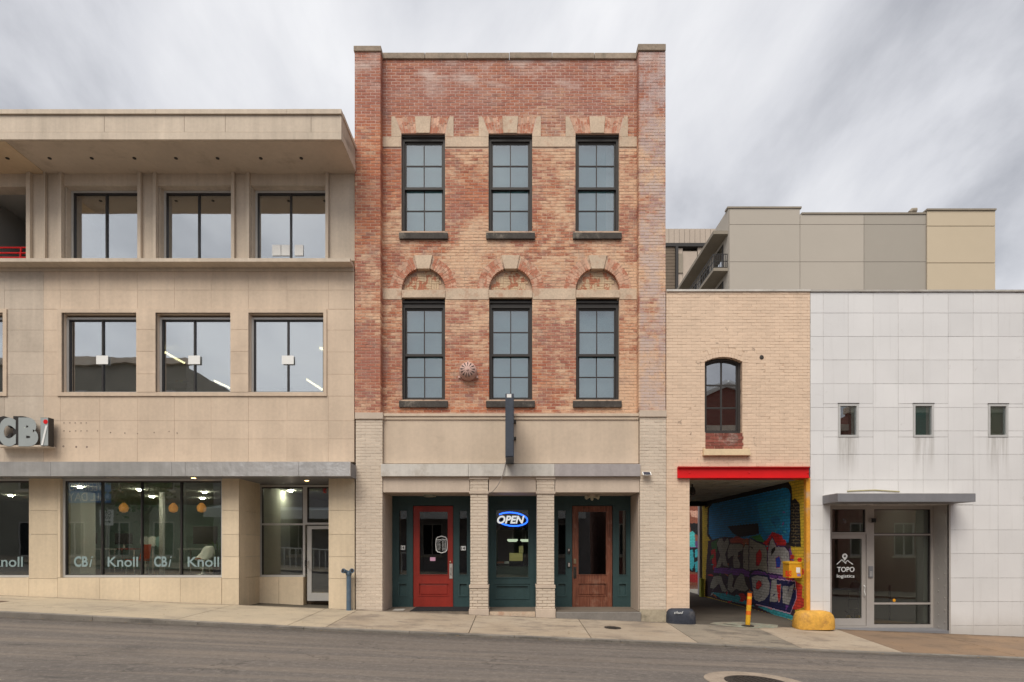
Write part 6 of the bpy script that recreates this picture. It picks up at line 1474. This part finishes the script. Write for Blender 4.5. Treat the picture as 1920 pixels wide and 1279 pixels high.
box('side_wall', M['bgrey'], gb, GX0-.02, GX0+.049, YB+.0, YB+32, -1, V(391, YB))
SX = U(1338, YB)
for k, py in enumerate((432, 502, 572)):
    z1 = V(py, YB); box('balcony_slab', M['slabc'], gb, SX, GX0-.03, YB+.02, YB+31, z1-.22, z1) if k else box('roof_slab', M['slabc'], gb, SX, GX0-.03, YB+.02, YB+31, z1-.25, z1)
    if k:
        rm = MB(); 
        for h in (.05, .5, 1.02): rm.box(SX+.02, SX+.06, YB+.1, YB+30, z1+h, z1+h+.05)
        for i in range(61): rm.box(SX+.02, SX+.06, YB+.1+i*.5, YB+.14+i*.5, z1, z1+1.05)
        for h in (.05, .5, 1.02): rm.box(SX+.06, GX0-.05, YB+.1, YB+.14, z1+h, z1+h+.05)
        for i in range(8): rm.box(SX+.06+i*.14, SX+.09+i*.14, YB+.1, YB+.14, z1, z1+1.05)
        rm.build('balcony_railing', M['black'], gb)
    zt = z1-.3 if k == 0 else z1-.3
    if k < 2:
        zb_ = V((502, 572)[k], YB)+.1
        for i in range(9):
            y0 = YB+1.0+i*3.3; wf_ = MB(); wf_.box(GX0-.07, GX0-.021, y0, y0+2.1, zb_, zb_+2.1); w0 = wf_.build('window', M['black'], gb)
            box('pane', glass('far_glass_%d_%d' % (k, i), .4, (.3, .32, .34)), w0, GX0-.08, GX0-.071, y0+.1, y0+1.0, zb_+.1, zb_+2.0); box('pane', M['glassr'], w0, GX0-.08, GX0-.071, y0+1.1, y0+2.0, zb_+.1, zb_+2.0)
rp_ = MB().tube([(U(1706, YB+3), YB+3, V(402, YB+3)-.2), (U(1706, YB+3), YB+3, V(398, YB+3)), (U(1710, YB+3), YB+3, V(395, YB+3)), (U(1717, YB+3), YB+3, V(395.5, YB+3))], [.12, .14, .18, .22], 12); tag(rp_.build('roof_vent_pipe', M['slabc'], smooth=True), 'curved grey vent pipe on the roof of the apartment block', 'vent')
YB2 = 66.
fb = thing('concrete_block', 'distant ribbed concrete building with dark frames seen between the brick building and the apartment block', 'building', (18, YB2, -1))
def FR(a, b, c, d): return R(a, b, c, d, YB2)
x0, x1, z0, z1 = FR(1225, 429, 1420, 456); fb0 = z0
for i in range(20): xx = x0+(x1-x0)*i/20; box('cladding_panel', M['brib'], fb, xx+.02, xx+(x1-x0)/20-.02, YB2, YB2+1, z0, z1)
x0, x1, z0, z1 = FR(1225, 456, 1420, 462.5); box('dark_band', M['black'], fb, x0, x1, YB2-.1, YB2+1, z0, z1-.01)
x0, x1, z0, z1 = FR(1266.5, 462.6, 1271.5, 640); box('dark_post', M['black'], fb, x0, x1, YB2-.1, YB2+1, z0, z1)
for i in range(14):
    x0, x1, z0, z1 = FR(1225, 463+i*6, 1266, 469+i*6); box('louvre', surf('brown_louvre', (.16, .125, .095), .9, .2, 1, 3, .1, bump=0) if i == 0 else bpy.data.materials['brown_louvre'], fb, x0, x1, YB2+.1, YB2+.9, z0+.04, z1)
for (a, b, c, d, mt) in ((1272, 464, 1281, 640, 'brib'), (1281, 470, 1308, 640, 'brib'), (1272, 475, 1281, 511, 'slabc'), (1309, 463, 1420, 640, 'brib')):
    x0, x1, z0, z1 = FR(a, b, c, d); box('cladding_panel', M[mt], fb, x0+.02, x1-.02, YB2+(.2 if mt == 'brib' else .05), YB2+1, z0, z1)
x0, x1, z0, z1 = FR(1225, 429.5, 1420, 640); box('core', M['slabc'], fb, x0, x1, YB2+1.01, YB2+12, -1, z1-.05)

# ================================================================ STREET COVERS
def cover(name, label, X, Y, r, zfun, ring=None):
    t_ = thing(name, label, 'manhole cover', (X, Y, zfun(X, Y)))
    def disc(r0, r1, dz, nm, mt, seg=40, par=t_):
        m_ = MB()
        for i in range(seg):
            a = 2*math.pi*i/seg
            for rr_ in (r0, r1): x, y = X+rr_*math.cos(a), Y+rr_*math.sin(a); m_.v.append((x, y, zfun(x, y)+dz))
        for i in range(seg): j = (i+1) % seg; m_.f.append((2*i, 2*i+1, 2*j+1, 2*j))
        m_.m = [0]*seg; return m_.build(nm, mt, par)
    if ring: disc(r*1.02, ring, .006, 'concrete_collar', ring_m)
    disc(r*.86, r, .009, 'frame', M['iron']); disc(.001, r*.84, .008, 'lid', M['iron'])
    st = MB()
    k = int(r/.03)
    for i in range(-k, k+1):
        for j in range(-k, k+1):
            x, y = X+i*.035, Y+j*.035
            if math.hypot(i*.035, j*.035) < r*.76 and (i+j) % 2 == 0: z = zfun(x, y)+.009; st.box(x-.009, x+.009, y-.009, y+.009, z, z+.006)
    st.build('stud', M['iron'], t_)['kind'] = 'stuff'
ring_m = surf('pale_collar_concrete', (.32, .26, .205), .9, .4, 4, 40, .4, dirt=(.2, .16, .13), dirtamt=.7)
cover('manhole_cover', 'iron manhole cover with a pale concrete collar in the road at lower right', 3.15, -5.34, .40, lambda x, y: zroad(x, y), .66)
cover('manhole_cover', 'small round iron cover set in the pavement below the right brick pier', U(1150, -1.25)+.02, -1.05, .17, zs)
m_ = MB(); X0 = -10.75; 
for (x, y) in ((X0-.5, -1.35), (X0+.42, -1.35), (X0+.42, -.95), (X0-.5, -.95)): m_.v.append((x, y, zs(x, y)+.005))
m_.f = [(0, 1, 2, 3)]; m_.m = [0]; tag(m_.build('utility_cover', surf('rust_brown_cover', (.14, .085, .06), .7, .3, 5, 30, .3)), 'flat rust-brown rectangular utility cover in the pavement at far left', 'utility cover')

# ================================================================ OPPOSITE SIDE (seen in the window glass)
op_p = MB(); 
for i, X in enumerate(np.linspace(-40, 40, 21)):
    op_p.v += [(float(X), -17, zroad(X, -9)+.1), (float(X), -12.2, zroad(X, -9)+.1)]
    if i: op_p.f.append((2*i-2, 2*i, 2*i+1, 2*i-1)); op_p.m.append(0)
tag(op_p.build('opposite_pavement', M['paveC']), 'concrete pavement on the camera side of the street', kind='structure')
def opp(name, label, x0, x1, yf, h, wall, nwin, gable=0, awn=None):
    t_ = thing(name, label, 'building', ((x0+x1)/2, yf, -1))
    holes = []; sp_w = (x1-x0)/nwin
    fl_n = max(1, int(h//3.6))
    for f_ in range(fl_n):
        for i in range(nwin): cx_ = x0+(i+.5)*sp_w; holes.append((cx_-.6, cx_+.6, 1.0+f_*3.6, 2.9+f_*3.6))
    MB().walls(x0, x1, -1.5, h, yf-.3, yf, holes).build('wall', wall, t_)
    for (a, b, c, d) in holes:
        w_ = MB().walls(a, b, c, d, yf-.12, yf-.02, [(a+.08, (a+b)/2-.03, c+.08, d-.08), ((a+b)/2+.03, b-.08, c+.08, d-.08)]).build('window', M['alug'], t_); box('pane', M['dark'], w_, a+.07, b-.07, yf-.08, yf-.07, c+.07, d-.07)
        box('sill', M['conc'], t_, a-.1, b+.1, yf+.001, yf+.09, c-.12, c)
    box('cornice', M['conc'], t_, x0-.1, x1+.1, yf-.3, yf+.25, h, h+.35)
    MB().box(x0+.01, x1-.01, yf-8, yf-.31, -1.5, h-.1).build('body', wall, t_)
    if gable:
        m_ = MB(); cx_ = (x0+x1)/2; m_.prism([(x0+1, h+.36), (x1-1, h+.36), (cx_, h+gable)], yf-.28, yf-.02); m_.build('gable', wall, t_)
        for s_ in (-1, 1): MB().tube([(cx_+s_*((x1-x0)/2-.8), yf+.05, h+.45), (cx_, yf+.05, h+gable+.15)], .22, 6).build('gable_cornice', M['white'], t_)
    if awn: MB().hull([(x0+.5, yf+.01, 3.3), (x1-.5, yf+.01, 3.3), (x1-.5, yf+2.0, 3.1), (x0+.5, yf+2., 3.1)], [(x0+.5, yf+.01, 3.9), (x1-.5, yf+.01, 3.9), (x1-.5, yf+2., 3.6), (x0+.5, yf+2., 3.6)]).build('awning', awn, t_)
rbm = shader_brick('opposite_red_brick', (.22, .06, .045), (.26, .08, .06), (.3, .26, .22))
opp('gabled_brick_building', 'red brick building with white gable cornice across the street', 5.5, 18.5, -20, 8.0, rbm, 5, 2.6)
opp('rendered_building', 'low grey rendered building with white awning across the street', -17, 4.5, -20, 6.2, surf('grey_render', (.30, .27, .27), .9, bump=0), 8, 0, plain('white_awning', (.6, .6, .6), .7))
opp('beige_building', 'beige building across the street to the left', -40, -18, -19, 11.5, surf('beige_render', (.26, .24, .2), .9, bump=0), 9)
opp('plain_brick_building', 'plain red brick building across the street at far right', 18.7, 34, -20, 9.0, rbm, 6)
bn = thing('sale_banner', 'blue weekend banner across the street, mirrored in the left shop window', 'banner', (-23.15, -18.7, 4))
box('cloth', plain('banner_blue', (.04, .22, .50), .6), bn, -24.4, -21.9, -18.72, -18.70, 3.9, 5.1)
for tx, a, b in (('WEEKEND', 4.55, 5.0), ('ALL DAY', 4.0, 4.45)):
    o = text('lettering', tx, M['white'], None, (0, 0, 175, 38), 0.); o.parent = None; o.rotation_euler = (0, 0, math.pi); o.location = (-23.15, -18.69, (a+b)/2); put(o, bn)
ow = thing('one_way_sign', 'white one way sign on a post across the street', 'sign', (-18.6, -13.6, .7))
box('plate', M['white'], ow, -18.9, -18.3, -13.62, -13.6, 2.5, 3.2); MB().tube([(-18.6, -13.65, .5), (-18.6, -13.65, 3.3)], .03, 8).build('post', M['alug'], ow)
for tx, zc_ in (('ONE', 3.05), ('WAY', 2.86)):
    o = text('lettering', tx, M['black'], None, (0, 0, 34, 13), 0.); o.rotation_euler = (0, 0, math.pi); o.location = (-18.6, -13.59, zc_); put(o, ow)
m_ = MB().box(-18.8, -18.5, -13.597, -13.59, 2.64, 2.68).prism([(-18.5, 2.59), (-18.5, 2.73), (-18.38, 2.66)], -13.597, -13.59); m_.build('arrow', M['black'], ow)
def street_tree(label, x, y, h, r_, seed):
    rg = random.Random(seed); z0 = zroad(x, -9)+.1; t_ = thing('street_tree', label, 'tree', (x, y, z0))
    tk = MB().tube([(x, y, z0), (x+.05, y, z0+h*.35), (x-.05, y+.1, z0+h*.6), (x, y, z0+h*.85)], [.16, .12, .09, .03], 8)
    for k in range(7): a = k*.9; tk.tube([(x, y, z0+h*(.35+.05*k)), (x+math.cos(a)*r_*.5, y+math.sin(a)*r_*.5, z0+h*(.5+.05*k)), (x+math.cos(a)*r_*.8, y+math.sin(a)*r_*.8, z0+h*(.62+.04*k))], [.06, .04, .015], 6)
    tk.build('trunk', plain('bark', (.09, .07, .05), .9), t_)
    lf = MB(); cl_ = [(rg.gauss(0, .45)*r_, rg.gauss(0, .45)*r_, h*rg.uniform(.45, .98)) for _ in range(26)]
    for _ in range(2600):
        c = rg.choice(cl_); p = Vector((x+c[0]+rg.gauss(0, .35), y+c[1]+rg.gauss(0, .35), z0+c[2]+rg.gauss(0, .3))); u = Vector((rg.gauss(0, 1), rg.gauss(0, 1), rg.gauss(0, 1))).normalized()*.1; v = u.cross(Vector((rg.gauss(0, 1), rg.gauss(0, 1), rg.gauss(0, 1)))).normalized()*.07
        n = len(lf.v); lf.v += [tuple(p-u), tuple(p+v), tuple(p+u), tuple(p-v)]; lf.f.append((n, n+1, n+2, n+3)); lf.m.append(0)
    lf.build('crown', surf('leaf_green_crown', (.07, .13, .03), .6, .4, 2, 9, .3, bump=0), t_)
street_tree('leafy street tree across the street, nearest the sale banner', -17.4, -14.5, 6.2, 1.2, 4)
street_tree('leafy street tree across the street at far left', -31, -14.5, 6.0, 2.0, 5)
rl = thing('ramp_railing', 'white vertical bar railing on the opposite pavement', 'railing', (-8, -14.5, 0))
for i in range(24): xx = -12+i*.3; MB().tube([(xx, -14.6, zroad(xx)+.1), (xx, -14.6, zroad(xx)+1.1)], .02, 6).build('baluster', M['white'], rl)
MB().tube([(-12, -14.6, zroad(-12)+1.1), (-12+23*.3, -14.6, zroad(-5.1)+1.1)], .03, 6).build('handrail', M['white'], rl)
